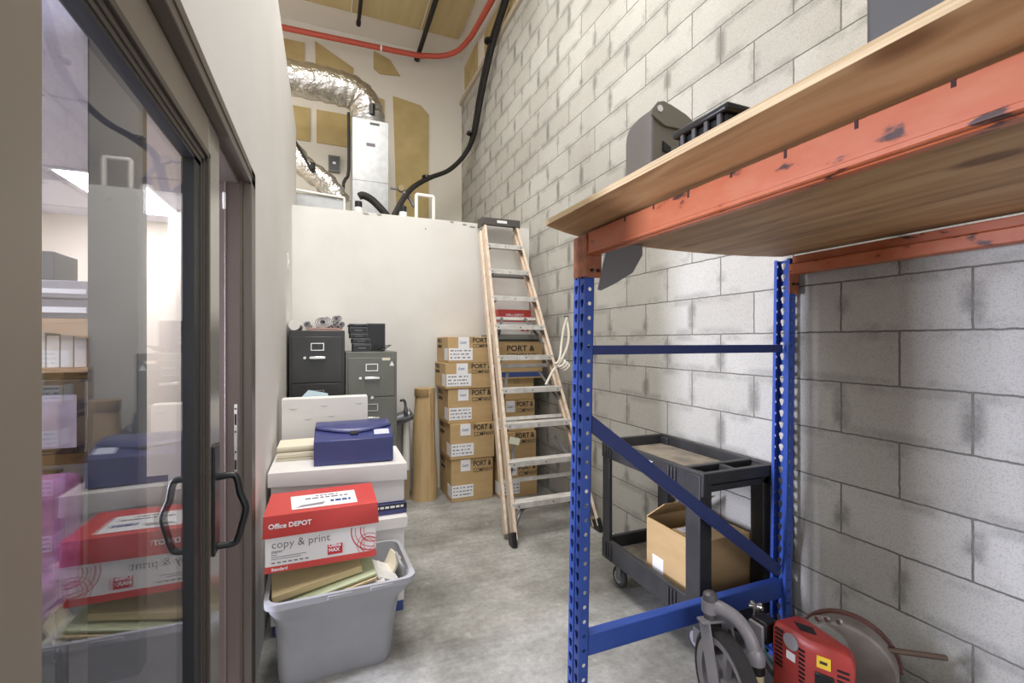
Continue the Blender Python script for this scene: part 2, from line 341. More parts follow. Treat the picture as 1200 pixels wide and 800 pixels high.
def text(name, s, size, m, parent, loc, rot, align='LEFT', bold=0, sx=1, ext=.0006, shear=0, fit=0):
    cu = bpy.data.curves.new(name, 'FONT'); cu.body = s; cu.size = size; cu.align_x = align; cu.align_y = 'CENTER'; cu.offset = bold; cu.extrude = ext; cu.shear = shear; cu.resolution_u = 3
    t = bpy.data.objects.new(name, cu); C.objects.link(t)
    dg = bpy.context.evaluated_depsgraph_get(); me = bpy.data.meshes.new_from_object(t.evaluated_get(dg))
    bpy.data.objects.remove(t)
    if fit:
        wd = max(v.co.x for v in me.vertices)-min(v.co.x for v in me.vertices); sx = fit/wd
    for v in me.vertices: v.co.x *= sx
    me.materials.clear(); me.materials.append(m)
    o = bpy.data.objects.new(name, me); C.objects.link(o); o.parent = parent; o.location = loc; o.rotation_euler = rot
    return o
FRONT = (R(90), 0, 0); LEFT = (R(90), 0, R(-90)); TOP = (0, 0, 0)
def rrect(x0, x1, y0, y1, r, z, n=5):
    out = []
    for cx, cy, a in ((x1-r, y0+r, -90), (x1-r, y1-r, 0), (x0+r, y1-r, 90), (x0+r, y0+r, 180)):
        for k in range(n+1):
            t = R(a+90*k/n); out.append((cx+r*cos(t), cy+r*sin(t), z))
    return out

# ------------------------------------------------------------------ the setting
WX = -.265          # face of the partition on the left
struct(MB().box(-.40, 2.1, -3.2, 4.32, -.1, 0).build('floor', M['concrete']))
struct(MB().box(-3.6, -.40, -3.2, 5.9, -.1, 0).build('floor', M['carpet']))
struct(MB().box(1.93, 2.12, -3.2, 6.82, 0, 5.05).build('wall_right', M['block']))
# upper drywall above the block
rw = struct(MB().box(1.935, 2.12, -3.2, 6.82, 5.05, 5.75).build('wall_right_upper', M['ceil_white']))
struct(MB().box(1.895, 1.96, -3.2, 6.8, 4.995, 5.06).build('trim_1', mat('ledge_trim', '#b5aa98', .8)))
# low wall closing the storage bay, and the loft deck behind it
chips = MB().box(-.40, 1.93, 4.281, 4.40, 0, 2.54)
struct(chips.build('wall_back', M['low_wall']))
for x, z, ww in ((1.22, 2.515, .05), (1.29, 2.50, .07), (.86, 2.44, .012), (.30, 2.525, .06), (.42, 2.528, .05), (1.10, 2.528, .04)):
    struct(MB().prism([(x, z), (x+ww*.4, z-.010), (x+ww, z-.004), (x+ww*.8, z+.008), (x+ww*.2, z+.010)], 'y', 4.2795, 4.2815).build('trim_6', mat('chipped_plaster', '#9a948a', .9) if 'chipped_plaster' not in bpy.data.materials else bpy.data.materials['chipped_plaster']))
struct(MB().box(-.40, 1.93, 4.40, 6.8, 2.38, 2.52).box(-3.4, -.40, 4.3, 6.8, 2.70, 2.78).build('floor', mat('loft_deck', '#b9b1a2', .8)))
struct(MB().box(-3.4, 2.1, 6.8, 6.95, 2.3, 5.75).build('wall_loft', M['ceil_white']))
struct(MB().box(-3.4, 1.94, -3.0, 6.95, 5.70, 5.8).build('ceiling', M['ceil_white']))
struct(MB().box(-3.3, 1.735, -2.9, 6.30, 5.665, 5.705).build('ceiling', M['ceil_tan']))
for x in (-.9, .3, 1.2):
    struct(MB().box(x, x+.012, -2.9, 6.29, 5.655, 5.668).build('trim_2', M['ceil_white']))
struct(MB().box(-3.4, -3.3, -3, 6.9, 2.62, 5.8).build('wall_far_left', M['white_wall']))
# bare drywall showing between the bands of joint compound
tan = mat('bare_drywall_paper', '#bca878', .85, col2='#b09b69', scale=4)
def patch(name, pts): return struct(MB().prism(pts, 'y', 6.785, 6.80).build(name, tan))
patch('trim_3', [(-.75, 4.75), (-.27, 4.75), (-.27, 5.42), (-.75, 5.42)])
patch('trim_3', [(-.12, 4.72), (.33, 4.68), (.36, 5.22), (-.14, 5.48)])
patch('trim_3', [(.63, 5.28), (.72, 5.22), (1.0, 5.25), (.86, 5.45), (.63, 5.53)])
patch('trim_3', [(-.75, 4.1), (-.2, 4.1), (-.2, 4.55), (-.75, 4.55)])
patch('trim_3', [(-.12, 4.1), (.35, 4.1), (.35, 4.55), (-.12, 4.55)])
patch('trim_3', [(.55, 3.0), (.78, 3.0), (.78, 4.86), (.55, 4.9)])
patch('trim_3', [(.96, 3.0), (1.42, 3.0), (1.42, 4.76), (1.3, 4.88), (.90, 4.94)])
patch('trim_3', [(1.05, 2.5), (1.45, 2.5), (1.45, 2.86), (1.05, 2.86)])
struct(MB().prism([(6.62, 5.16), (6.0, 5.14), (6.0, 5.50), (6.62, 5.50)], 'x', 1.925, 1.936).build('trim_3', tan))
struct(MB().prism([(5.7, 5.14), (4.6, 5.14), (4.6, 5.42), (5.7, 5.42)], 'x', 1.925, 1.936).build('trim_3', tan))
# partition on the left, with the door opening
HT = 3.42
wl = MB()
wl.box(-.40, WX, 2.078, 4.84, 0, HT)
wl.box(-.40, WX, -.55, 2.078, 2.045, HT)
wl.box(-.40, WX, -3.2, -.55, 0, HT)
struct(wl.build('wall_left', M['white_wall']))
# office beyond the glass
struct(MB().box(-3.4, -.40, 5.75, 5.9, 0, 2.7).build('wall_office_back', M['office_wall']))
struct(MB().box(-3.55, -3.4, -3.2, 5.9, 0, 2.7).build('wall_office_side', M['office_wall']))
struct(MB().box(-1.36, -.40, 5.15, 5.75, 0, 2.62).build('wall_office_corner', M['office_wall']))
oc = MB().box(-3.4, -.40, -3.2, 5.75, 2.62, 2.68)
struct(oc.build('ceiling_office', M['ctile']))
gr = MB()
for y in (-.6, .6, 1.8, 3.0, 4.2, 5.4): gr.box(-3.4, -.40, y, y+.02, 2.612, 2.621)
for x in (-.7, -1.3, -1.9, -2.5, -3.1): gr.box(x, x+.02, -3, 5.7, 2.6125, 2.621)
struct(gr.build('trim_4', mat('ceiling_grid', '#c9c6d6', .5)))
struct(MB().box(-.885, -.72, 2.34, 2.435, 0, 2.62).build('trim_5', mat('office_column_paint', '#232324', .5)))

# ------------------------------------------------------------------ glazed door
door = thing('glass_door', 'bronze framed glass door in the left partition with black pull handles', 'door', (0, 0, 0))
door['kind'] = 'thing'
fr = MB()   # fixed frame
fr.prism([(WX+.004, 1.985), (WX+.004, 2.082), (-.42, 2.082), (-.42, 1.965), (-.292, 1.965), (-.288, 1.985)], 'z', 0, 2.048)
fr.box(-.42, WX+.004, -.56, 2.082, 1.985, 2.048)
fr.box(-.42, -.30, -.56, 1.97, 1.972, 1.99)
fr.box(-.42, WX+.004, -.56, -.48, 0, 2.048)
frame = fr.build('door_frame', M['bronze'], door, bevel=.003)
MB().box(WX+.003, WX+.0065, -.56, 2.06, 2.012, 2.017).build('frame_groove', M['bronze_dark'], frame)
jb = MB().box(-.42, -.296, 1.958, 1.968, 0, 1.975)
jb.box(-.345, -.338, 1.95, 1.96, 0, 1.97)
jamb = jb.build('jamb', M['mauve'], door, bevel=.002)
sk = MB().box(-.316, -.304, 1.9545, 1.9585, .875, 1.152).build('strike_plate', M['chrome'], jamb, bevel=.0015)
for z0, z1 in ((.91, .945), (1.075, 1.115)): MB().box(-.3135, -.3065, 1.953, 1.9546, z0, z1).build('bolt_slot', M['black'], sk)
for z in (.893, .975, 1.05, 1.135): MB().cyl((-.31, 1.9547, z), (-.31, 1.953, z), .0035, 10).build('screw', M['black'], sk)
MB().box(-.35, -.34, 1.945, 1.958, 1.87, 1.93).build('door_contact', M['pvc'], jamb, bevel=.002)
XP = -.29; XB = -.335
st = MB()
st.box(XB, XP, .50, .664, .02, 1.98)
st.box(XB, XP, .664, 1.437, 1.885, 1.98)
st.box(XB, XP, .664, 1.437, .02, .34)
sti = st.build('door_leaf', M['olive'], door, bevel=.002)
MB().box(XB, XP, 1.437, 1.568, .02, 1.98).build('lock_stile', M['steel'], door, bevel=.002)
gs = MB()
for d, x in ((.0, XP+.004), (.014, XP-.003), (.026, XP-.007)):      # stepped glazing stop round the pane
    gs.box(XB+.004, x, 1.437-d-.017, 1.437-d+.001, .34, 1.8835)
    gs.box(XB+.004, x, .664, 1.437, 1.8835-d-.014, 1.8845-d)
    gs.box(XB+.004, x, .664, 1.437, .339+d, .355+d)
gs.build('glazing_stop', M['bronze_dark'], door, bevel=.0015)
MB().box(XB+.008, XP-.010, 1.335, 1.398, .36, 1.855).box(XB+.008, XP-.010, .664, 1.398, 1.834, 1.855).box(XB+.008, XP-.010, .662, .668, .36, 1.855).build('gasket', M['gasket'], door)
MB().box(-.318, -.312, .655, 1.35, .35, 1.845).build('glass_pane', M['glass'], door)
def pull(sgn, x0):
    o = MB().box(min(x0, x0+sgn*.008), max(x0, x0+sgn*.008), 1.468, 1.535, .793, 1.095).build('handle_plate', M['black'], door, bevel=.003)
    g = MB().tube([(x0, 1.51, 1.0), (x0+sgn*.043, 1.51, 1.004), (x0+sgn*.055, 1.51, .99), (x0+sgn*.062, 1.51, .95), (x0+sgn*.076, 1.51, .905), (x0+sgn*.066, 1.51, .855), (x0+sgn*.058, 1.51, .825), (x0+sgn*.046, 1.51, .808), (x0, 1.51, .806)], .0095, 12, smooth=5)
    g.build('pull_bar', M['black'], o)
pull(1, XP); pull(-1, XB)

# ------------------------------------------------------------------ pallet rack
rack = thing('pallet_rack', 'blue and orange steel pallet rack against the block wall', 'rack', (.86, 1.40, 0))
RX, RY = .86, 1.40
def hole_cell(mb, fn, u0, u1, z0, z1, cu, hole):
    """one sheet cell (u0..u1, z0..z1) with a hole outline centred on cu, mid-z; fn maps (u,z) to 3-D"""
    cz = (z0+z1)/2; angs = [math.atan2(z-cz, u-cu) for u, z in ((u1, z0), (u1, z1), (u0, z1), (u0, z0))]
    hp = sorted([(math.atan2(b, a), a, b) for a, b in hole]); inner, outer = [], []
    al = sorted(set([h[0] for h in hp] + angs))
    def rad(t):   # hole radius along a ray
        best = None
        n = len(hp)
        for i in range(n):
            ax, ay = hp[i][1:]; bx, by = hp[(i+1) % n][1:]
            dx, dy = cos(t), sin(t); ex, ey = bx-ax, by-ay
            den = dx*ey-dy*ex
            if abs(den) < 1e-12: continue
            s_ = (ax*ey-ay*ex)/den; k = (ax*dy-ay*dx)/den
            if s_ > 0 and -1e-6 <= k <= 1+1e-6: best = s_ if best is None else min(best, s_)
        return best or .004
    for t in al:
        dx, dy = cos(t), sin(t); r_ = rad(t); inner.append((cu+r_*dx, cz+r_*dy))
        k = min([x for x in (((u1-cu)/dx if dx > 1e-9 else 9), ((u0-cu)/dx if dx < -1e-9 else 9), ((z1-cz)/dy if dy > 1e-9 else 9), ((z0-cz)/dy if dy < -1e-9 else 9)) if x > 0])
        outer.append((cu+k*dx, cz+k*dy))
    n = len(al)
    fi = [mb.bm.verts.new(fn(*p, 0)) for p in inner]; fo = [mb.bm.verts.new(fn(*p, 0)) for p in outer]
    bi = [mb.bm.verts.new(fn(*p, .002)) for p in inner]; bo = [mb.bm.verts.new(fn(*p, .002)) for p in outer]
    for i in range(n):
        j = (i+1) % n
        mb.bm.faces.new((fi[i], fo[i], fo[j], fi[j])); mb.bm.faces.new((bi[j], bo[j], bo[i], bi[i])); mb.bm.faces.new((fi[j], bi[j], bi[i], fi[i]))
round_h = [(.0072*cos(2*pi*k/10), .0072*sin(2*pi*k/10)) for k in range(10)]
tear = [(.0115, .006), (.009, .0135), (0, .0165), (-.009, .0135), (-.0115, .006), (-.008, -.003), (-.005, -.013), (0, -.0155), (.005, -.013), (.008, -.003)]
tear_b = [(a, b) for a, b in tear]
P_ = .0508
def post(x, y, sx):
    """perforated upright; face with teardrop slots looks towards sx (-1: aisle side)"""
    f = MB(); nz = 34; W_, D_ = .076, .038
    def face(u, z, t): return (t, u, z)
    for k in range(nz):
        z0 = .02+k*P_; z1 = z0+P_
        hole_cell(f, face, 0, .033, z0, z1, .0175, tear); hole_cell(f, face, .043, W_, z0, z1, .0585, tear)
        for yy in (0, W_):
            hole_cell(f, lambda u, z, t, yy=yy: (u, yy+(t if yy == 0 else -t), z), 0, D_, z0, z1, .021, round_h)
    h0, h1 = .02, .02+nz*P_
    f.prism([(0, .033), (.007, .035), (.007, .041), (0, .043), (.002, .044), (.009, .0425), (.009, .0335), (.002, .032)], 'z', h0, h1)
    for yy, s_ in ((0, 1), (W_, -1)):
        f.box(D_-.002, D_, min(yy, yy+s_*.014), max(yy, yy+s_*.014), h0, h1)
    if sx > 0:
        for v in f.bm.verts: v.co.x = -v.co.x
    o = f.build('upright_post', M['blue'], rack, loc=(x-RX, y-RY, 0), rot=(0, R(1.1), 0))
    MB().box(-.02, .058, -.015, .095, 0, .02).build('foot_plate', M['blue'], o) if sx < 0 else MB().box(-.058, .02, -.015, .095, 0, .02).build('foot_plate', M['blue'], o)
    return o
for yy in (1.39, -1.10):
    post(.811, yy, -1); post(1.878, yy, 1)
    y = yy-RY+.035
    MB().bar((.872-RX, y, 1.353), (1.862-RX, y, 1.353), .022, .034).build('horizontal_brace', M['navy'], rack, bevel=.002)
    lb = MB().bar((.850-RX, y, .302), (1.85-RX, y, .302), .038, .078)
    lb.build('horizontal_brace', M['blue'], rack, bevel=.004)
    MB().bar((.862-RX, y-.004, 1.105), (1.835-RX, y-.004, .382), .026, .05).build('diagonal_brace', M['navy'], rack, bevel=.003)
def beam(x, name_m, front):
    y0, y1 = -1.02-RY, 1.375-RY
    if front: pr = [(0, 0), (.045, 0), (.045, .052), (.03, .052), (.03, .076), (0, .076)]
    else: pr = [(0, 0), (.055, 0), (.055, .08), (.022, .08), (.022, .048), (0, .044)]
    z = 1.684 if front else 1.672
    b = MB().prism([(x-RX+p, z+q) for p, q in pr], 'y', y0, y1)
    if front:
        b.box(x-RX-.003, x-RX+.002, y0, y1, z+.001, z+.012); b.box(x-RX+.012, x-RX+.033, y0, y1, z-.003, z+.001)
    bo = b.build('load_beam', M['orange'], rack, bevel=.003)
    for ye, s_ in ((y1, 1), (y0, -1)):
        k = MB()
        if front:
            k.box(x-RX-.006, x-RX-.001, ye-.012 if s_ > 0 else ye-.075, ye+.075 if s_ > 0 else ye+.012, 1.61, 1.755)
            k.box(x-RX-.004, x-RX+.062, ye-.004, ye+.001, 1.607, 1.69)
        else:
            k.box(x-RX+.0, x-RX+.06, ye-.004, ye+.001, 1.59, 1.70)
            k.box(x-RX+.056, x-RX+.06, ye-.004, ye+.05, 1.59, 1.74)
        ko = k.build('beam_bracket', M['rust'], bo, bevel=.0015)
        bl = MB()
        for dx in ((.02, .046) if front else (.02, .045)): bl.cyl((x-RX+dx, ye-.012, 1.632), (x-RX+dx, ye, 1.632), .006, 10)
        bl.build('bolt', M['black'], ko)
    if front:
        chip = mat('rust_chip', '#38201a', .8)
        for y in [1.15-.13*i for i in range(14)]:
            h = random.uniform(.008, .02); MB().box(x-RX-.0008, x-RX+.0015, y-RY-.003, y-RY+.003, z+.074-h, z+.0765).build('rust_chip', chip, bo)
beam(.836, 'front', True); beam(1.845, 'rear', False)

# plywood deck: slightly dished board
pl = MB(); xs = [.72+i*(1.915-.72)/16 for i in range(17)]; ys = [-1.15+j*(1.455+1.15)/20 for j in range(21)]
def plz(x):
    a = 1.766
    if x < .84: return a + (.84-x)/.12*.028
    t = (x-.84)/1.06; return a - .030*4*t*(1-t)*.6
top = [[pl.bm.verts.new((x, y, plz(x)+.018)) for y in ys] for x in xs]; bot = [[pl.bm.verts.new((x, y, plz(x))) for y in ys] for x in xs]
for i in range(16):
    for j in range(20):
        pl.bm.faces.new((top[i][j], top[i+1][j], top[i+1][j+1], top[i][j+1])); pl.bm.faces.new((bot[i][j+1], bot[i+1][j+1], bot[i+1][j], bot[i][j]))
edge_faces = []
for j in range(20):
    for i in (0, 16): edge_faces.append(pl.bm.faces.new((bot[i][j], bot[i][j+1], top[i][j+1], top[i][j])))
for i in range(16):
    for j in (0, 20): edge_faces.append(pl.bm.faces.new((bot[i][j], bot[i+1][j], top[i+1][j], top[i][j])))
for f in edge_faces: f.material_index = 1
po = pl.build('plywood_board', M['ply'], angle=30); po.data.materials.append(M['ply_edge'])
tag(po, 'weathered plywood board lying across the orange rack beams', 'board')

# things standing on the plywood
gc = thing('tool_case', 'grey plastic case with a rounded shoulder and holed hanging tab, on the plywood', 'case', (.9, 1.11, 1.786))
MB().prism([(0, 0), (.125, 0), (.125, .235), (.121, .258), (.108, .276), (.085, .287), (.05, .292), (0, .292)], 'x', 0, .012).build('end_panel', M['grey_case'], gc, bevel=.003)
bd = MB().prism([(.004, 0), (.12, 0), (.12, .225), (.115, .252), (.10, .272), (.06, .284), (.004, .284)], 'x', .012, .26)
bd.build('case_body', M['grey_case_warm'], gc, bevel=.004)
tb = MB().prism([(0, .275), (0, .292), (.022, .318), (.045, .325), (.075, .318), (.13, .30), (.19, .268), (.20, .255), (.20, .25), (.05, .25)], 'y', -.004, .004)
tb.build('hanging_tab', M['grey_case_warm'], gc, bevel=.002)
MB().cyl((.03, -.0065, .298), (.03, .006, .298), .010, 16).build('tab_hole', M['label'], gc)
MB().prism([(.045, .205), (.075, .19), (.075, .165), (.068, .16), (.066, .172), (.045, .175)], 'y', -.001, .004).build('latch_slot', M['black'], gc)
bx = thing('tool_tray', 'black slotted plastic tray with a red label, on the plywood beside the grey case', 'tray', (.855, .79, 1.786))
ty = MB(); ty.box(.012, .30, .01, .17, 0, .135); ty.box(0, .31, 0, .18, .135, .155)
ty.build('tray_body', M['black'], bx, bevel=.006)
rb_ = MB()
for y in (.02, .06, .10, .14): rb_.box(.002, .012, y, y+.012, .03, .135)
rb_.box(.004, .012, .01, .17, .095, .105)
rb_.build('rib', M['slab'], bx, bevel=.002)
MB().box(.05, .10, .008, .0105, .095, .130).build('red_sticker', M['red'], bx)
sl = thing('storage_case', 'dark grey case at the near end of the plywood, cut by the photo top', 'case', (.85, .08, 1.786))
MB().box(0, .42, 0, .416, 0, .40).build('case_body', M['slab'], sl, bevel=.01)
MB().box(-.004, .424, -.004, .42, .40, .425).build('case_lid', M['slab'], sl, bevel=.008)
fl = MB().prism([(.925, 1.575), (.94, 1.572), (1.0, 1.60), (1.08, 1.645), (1.125, 1.715), (1.125, 1.752), (.97, 1.757)], 'y', 1.436, 1.445)
tag(fl.build('plastic_flap', M['grey_case'], bevel=.002), 'grey plastic flap hanging under the plywood beside the near blue post', 'flap')

# ------------------------------------------------------------------ utility cart and its box
cart = thing('utility_cart', 'black two shelf plastic utility cart behind the blue rack', 'cart', (1.47, 1.478, 0))
cw, cl = .435, .765       # X, Y size
def tray(z0, z1, name, lip):
    t = MB()
    t.box(.02, cw-.02, .02, cl-.02, z0, z0+.03)
    for x0, x1, y0, y1 in ((0, .028, 0, cl), (cw-.028, cw, 0, cl), (.028, cw-.028, cl-.028, cl), (.028, cw-.028, .11 if lip else 0, .138 if lip else .028)):
        t.box(x0, x1, y0, y1, z0-.01, z1)
    if lip:   # handle and tool recesses at the near end
        t.box(.028, cw-.028, 0, .03, z1-.05, z1); t.box(.028, cw-.028, .03, .11, z1-.05, z1-.035); t.box(.2, .225, .03, .11, z1-.035, z1-.004)
    for k in range(3):
        for yy in (.16+.022*k, .67+.022*k): t.box(-.008, 0, yy, yy+.012, z0-.005, z1-.012)
    return t.build(name, M['cartblack'], cart, bevel=.006)
tt = tray(.735, .825, 'top_shelf', True); tl = tray(.165, .265, 'lower_shelf', False)
MB().box(.03, cw-.03, .14, cl-.03, .765, .772).build('shelf_dust', M['dust'], tt)
MB().box(.03, cw-.03, .03, cl-.03, .195, .199).build('shelf_dust', M['dust'], tl)
for x0, x1, y0, y1 in ((-.005, .072, .015, .10), (cw-.06, cw-.003, .02, .09), (.003, .032, cl-.07, cl-.003), (cw-.04, cw-.003, cl-.09, cl-.003)):
    q = MB().prism([(x0, y0), (x1-.012, y0), (x1, y0+.012), (x1, y1-.012), (x1-.012, y1), (x0, y1)], 'z', .17, .812)
    q.build('corner_post', M['cartblack'], cart, bevel=.004)
for k, (x, y) in enumerate(((.07, .09), (cw-.07, .09), (.07, cl-.09), (cw-.07, cl-.09))):
    cs = MB().box(x-.03, x+.03, y-.035, y+.035, .148, .156); cs.box(x-.022, x-.017, y-.02, y+.02, .045, .15); cs.box(x+.017, x+.022, y-.02, y+.02, .045, .15)
    co = cs.build('caster', M['alu_dark'], cart, bevel=.001)
    MB().lathe([(.012, -.014), (.05, -.014), (.056, -.009), (.058, 0), (.056, .009), (.05, .014), (.012, .014)], (x, y+.012, .058), 28, 'x').build('wheel', M['tyre'], co)
    MB().lathe([(.0, -.0155), (.034, -.0155), (.034, .0155), (0, .0155)], (x, y+.012, .058), 20, 'x').build('wheel_hub', M['castgrey'], co)
text('maker_mark', 'RY', .03, M['label'], tt, (-.001, .36, .79), LEFT, bold=.0008)
cb = thing('cardboard_box', 'open plain cardboard box on the lower shelf of the black cart', 'box', (1.53, 1.575, .199))
k = MB(); W_, D_, H_ = .325, .345, .285
for a in ((0, .006, 0, D_), (W_-.006, W_, 0, D_), (.006, W_-.006, 0, .006), (.006, W_-.006, D_-.006, D_)): k.box(*a, 0, H_)
k.box(0, W_, 0, D_, 0, .006)
k.build('box_body', M['carton'], cb)
k = MB().box(.002, W_-.002, .005, D_*.5, H_-.004, H_)
k.build('closed_flap', M['carton'], cb)
mx = Matrix.Translation((0, D_, H_)) @ Matrix.Rotation(R(-38), 4, 'X') @ Matrix.Rotation(0, 4, 'Z')
MB().box(.0, W_, -.17, 0, 0, .005, mx).build('raised_flap', M['carton'], cb)
MB().box(-.001, .0005, .22, .30, .04, .115).build('shipping_label', M['label'], cb)
MB().box(.03, .12, .12, .165, H_, H_+.0008).build('top_label', M['label'], cb)

# ------------------------------------------------------------------ edger machine in the corner
ed = thing('lawn_edger', 'red engined walk behind edger with grey fork wheel, by the block wall', 'machine', (1.30, 1.20, 0))
def E(p): return (p[0]-1.30, p[1]-1.20, p[2])
wm = Matrix.Rotation(R(-14), 4, 'Z')
ty = MB().lathe([(.150, -.022), (.162, -.027), (.174, -.02), (.178, 0), (.174, .02), (.162, .027), (.150, .022), (.150, -.022)], (0, 0, .178), 48, 'x', wm).build('tyre', M['tyre'], ed)
rm = MB().lathe([(.126, -.02), (.152, -.025), (.152, .025), (.126, .02), (.126, -.02)], (0, 0, .178), 40, 'x', wm)
rm.lathe([(0, -.03), (.03, -.03), (.03, .03), (0, .03)], (0, 0, .178), 20, 'x', wm)
for a in range(5):
    t = R(72*a+20); d = wm @ Vector((0, cos(t), sin(t)))
    rm.bar(Vector((0, 0, .178))+d*.025, Vector((0, 0, .178))+d*.130, .016, .024, (1, 0, 0))
rm.build('wheel_rim', M['castgrey'], ed)
fk = MB()
for s_ in (-1, 1):
    fk.bar(wm @ Vector((s_*.043, 0, .178)) + Vector((0, 0, -.02)), wm @ Vector((s_*.043, .072, .375)), .006, .052, (0, 1, 0))
fk.box(-.046, .046, -.02, .02, .366, .376, Matrix.Translation((0.0, .07, 0)) @ wm)
fk.build('wheel_fork', M['castgrey'], ed, bevel=.003)
MB().cyl((.0, .075, .376), (.0, .075, .40), .022, 20).build('pivot_bush', M['alu_dark'], ed)
ar = MB().tube([(.0, .075, .40), (.0, .075, .442)], .03, 20)
ar.tube([(.0, .075, .425), (.018, .035, .425), (.038, -.012, .408), (.050, -.05, .368), (.054, -.066, .325)], .023, 16, smooth=6)
ar.build('bent_arm', M['castgrey'], ed)
MB().lathe([(0, .024), (.014, .022), (.024, .014), (.026, .0), (.026, -.012), (0, -.012)], (.0, .075, .45), 20).build('pivot_cap', M['alu_dark'], ed)
MB().lathe([(.0, .02), (.02, .018), (.03, .0), (.03, -.03), (.0, -.03)], (.055, -.07, .322), 20).build('arm_knob', M['castgrey'], ed)
MB().cyl((.055, -.07, .292), (.055, -.07, .262), .029, 20).build('black_collar', M['black'], ed)
MB().cyl((.055, -.07, .262), (.058, -.075, .13), .026, 20, .017).build('cream_cone', M['cream_plastic'], ed)
# engine: red shroud, dark block below
en = MB()
sm = Matrix.Translation(E((1.42, .995, 0)))                    # left long side of the shroud
sn = sm @ Matrix.Rotation(R(27.7), 4, 'Z')                     # slanted front side, runs along its own -Y
plan = ((0, .12), (0, 0), (.050, -.095), (.062, -.106), (.100, -.085), (.125, .10), (.11, .13), (.02, .135))
cx_, cy_ = .06, .02
def ring(z, g): return [sm @ Vector((x+(cx_-x)*g, y+(cy_-y)*g, z)) for x, y in plan]
en.loft([ring(.19, 0), ring(.395, 0), ring(.418, .06), ring(.428, .2)])
sh = en.build('engine_shroud', M['engine'], ed, bevel=.008, seg=3)
for i in range(9):
    z = .29+.0145*i
    MB().box(-.002, .004, .085, .112, z, z+.007, sm).build('cooling_slot', M['black'], sh)
    MB().box(-.002, .004, .008, .028, z-.02, z-.013, sm).build('cooling_slot', M['black'], sh)
for i in range(6): MB().box(-.002, .004, -.108, -.078, .29+.016*i, .297+.016*i, sn).build('cooling_slot', M['black'], sh)
MB().lathe([(0, 0), (.026, 0), (.026, .003), (0, .003)], sm @ Vector((-.003, .055, .395)), 24, 'x').build('starter_cover', M['castgrey'], sh)
MB().box(-.003, .001, .04, .07, .335, .36, sm).build('white_label', M['label'], sh)
yl = MB().box(-.003, .001, -.062, -.025, .362, .398, sn).build('yellow_label', M['yellow'], sh)
MB().box(-.0036, -.0028, -.053, -.033, .376, .385, sn).build('label_print', M['ink'], yl)
MB().prism([(.035, .05), (.06, .01), (.085, .04), (.06, .09)], 'z', .4265, .4295, sm).build('top_badge', M['black'], sh)
MB().box(-.006, .02, -.07, -.02, .24, .345, sn).build('exhaust_grille', M['black'], ed, bevel=.003)
blk = MB().box(.01, .12, -.07, .12, .10, .195, sm)
for i in range(5): blk.box(-.012, .01, -.04+.035*i, -.03+.035*i, .10, .19, sm)
blk.build('engine_block', M['slab'], ed, bevel=.004)
MB().box(-.01, .05, .14, .20, .33, .405, sm).build('air_filter', M['black'], ed, bevel=.006)
MB().box(-.022, -.01, .145, .20, .31, .395, sm).build('filter_plate', M['castgrey'], ed, bevel=.003)
kn = MB(); 
for a in range(5): kn.cyl(E((1.47, 1.225, .405)), Vector(E((1.47, 1.225, .405)))+Vector((.024*cos(a*1.2566), .024*sin(a*1.2566), .003)), .008, 10)
kn.cyl(E((1.47, 1.225, .36)), E((1.47, 1.225, .412)), .010, 12)
kn.build('star_knob', M['chrome'], ed)
MB().tube([E((1.455, 1.18, .40)), E((1.43, 1.16, .36)), E((1.425, 1.15, .30)), E((1.44, 1.13, .26))], .004, 8, smooth=5).build('green_fuel_line', mat('teal_hose', '#4b8f8d', .5), ed)
cbm = MB()
cbm.tube([E((1.36, 1.16, .25)), E((1.40, 1.17, .30)), E((1.42, 1.13, .25)), E((1.45, 1.10, .20))], .006, 8, smooth=5)
cbm.tube([E((1.33, 1.22, .34)), E((1.38, 1.25, .33)), E((1.45, 1.23, .30)), E((1.5, 1.2, .25))], .006, 8, smooth=5)
cbm.build('control_cable', M['black'], ed)
dk = MB().box(-.05, .5, -.36, .06, .09, .115); dk.box(.30, .52, -.40, -.1, .06, .20)
dk.build('chassis_plate', M['alu_dark'], ed, bevel=.004)
# blade guard: half disc housing
gd = MB(); arc = [(-.148*cos(pi*k/18), .148*sin(pi*k/18)) for k in range(19)]
gm = Matrix.Translation(E((1.655, 1.02, .30))) @ Matrix.Rotation(R(28), 4, 'Z')
gd.prism([(a*.93, b*.93) for a, b in arc] + [(.137, -.16), (-.137, -.16)], 'x', -.055, .02, gm)
gd.build('blade_guard', M['dirty'], ed, bevel=.008)
rimp = MB()
o_ = arc; i_ = [(a*.9, b*.9) for a, b in arc]
rimp.prism(o_ + i_[::-1], 'x', .012, .03, gm)
rimp.build('guard_rim', M['guard_rim'], ed, bevel=.002)
MB().lathe([(0, -.055), (.03, -.05), (.055, -.035), (.07, -.01), (.075, .02)], gm @ Vector((-.04, .065, .05)), 28, 'x').build('clear_dome', M['cloudy'], ed)
for y, z in ((.075, .128), (.05, .135), (.015, .14), (-.09, -.02)): MB().lathe([(0, -.012), (.009, -.012), (.009, 0), (0, 0)], gm @ Vector((-.045, y, z)), 6, 'x').build('guard_bolt', M['chrome'], ed)
MB().cyl(E((1.66, .94, .382)), E((1.865, .845, .357)), .009, 14).build('guide_rod', mat('brown_steel', '#6d5a4e', .4, .5), ed)

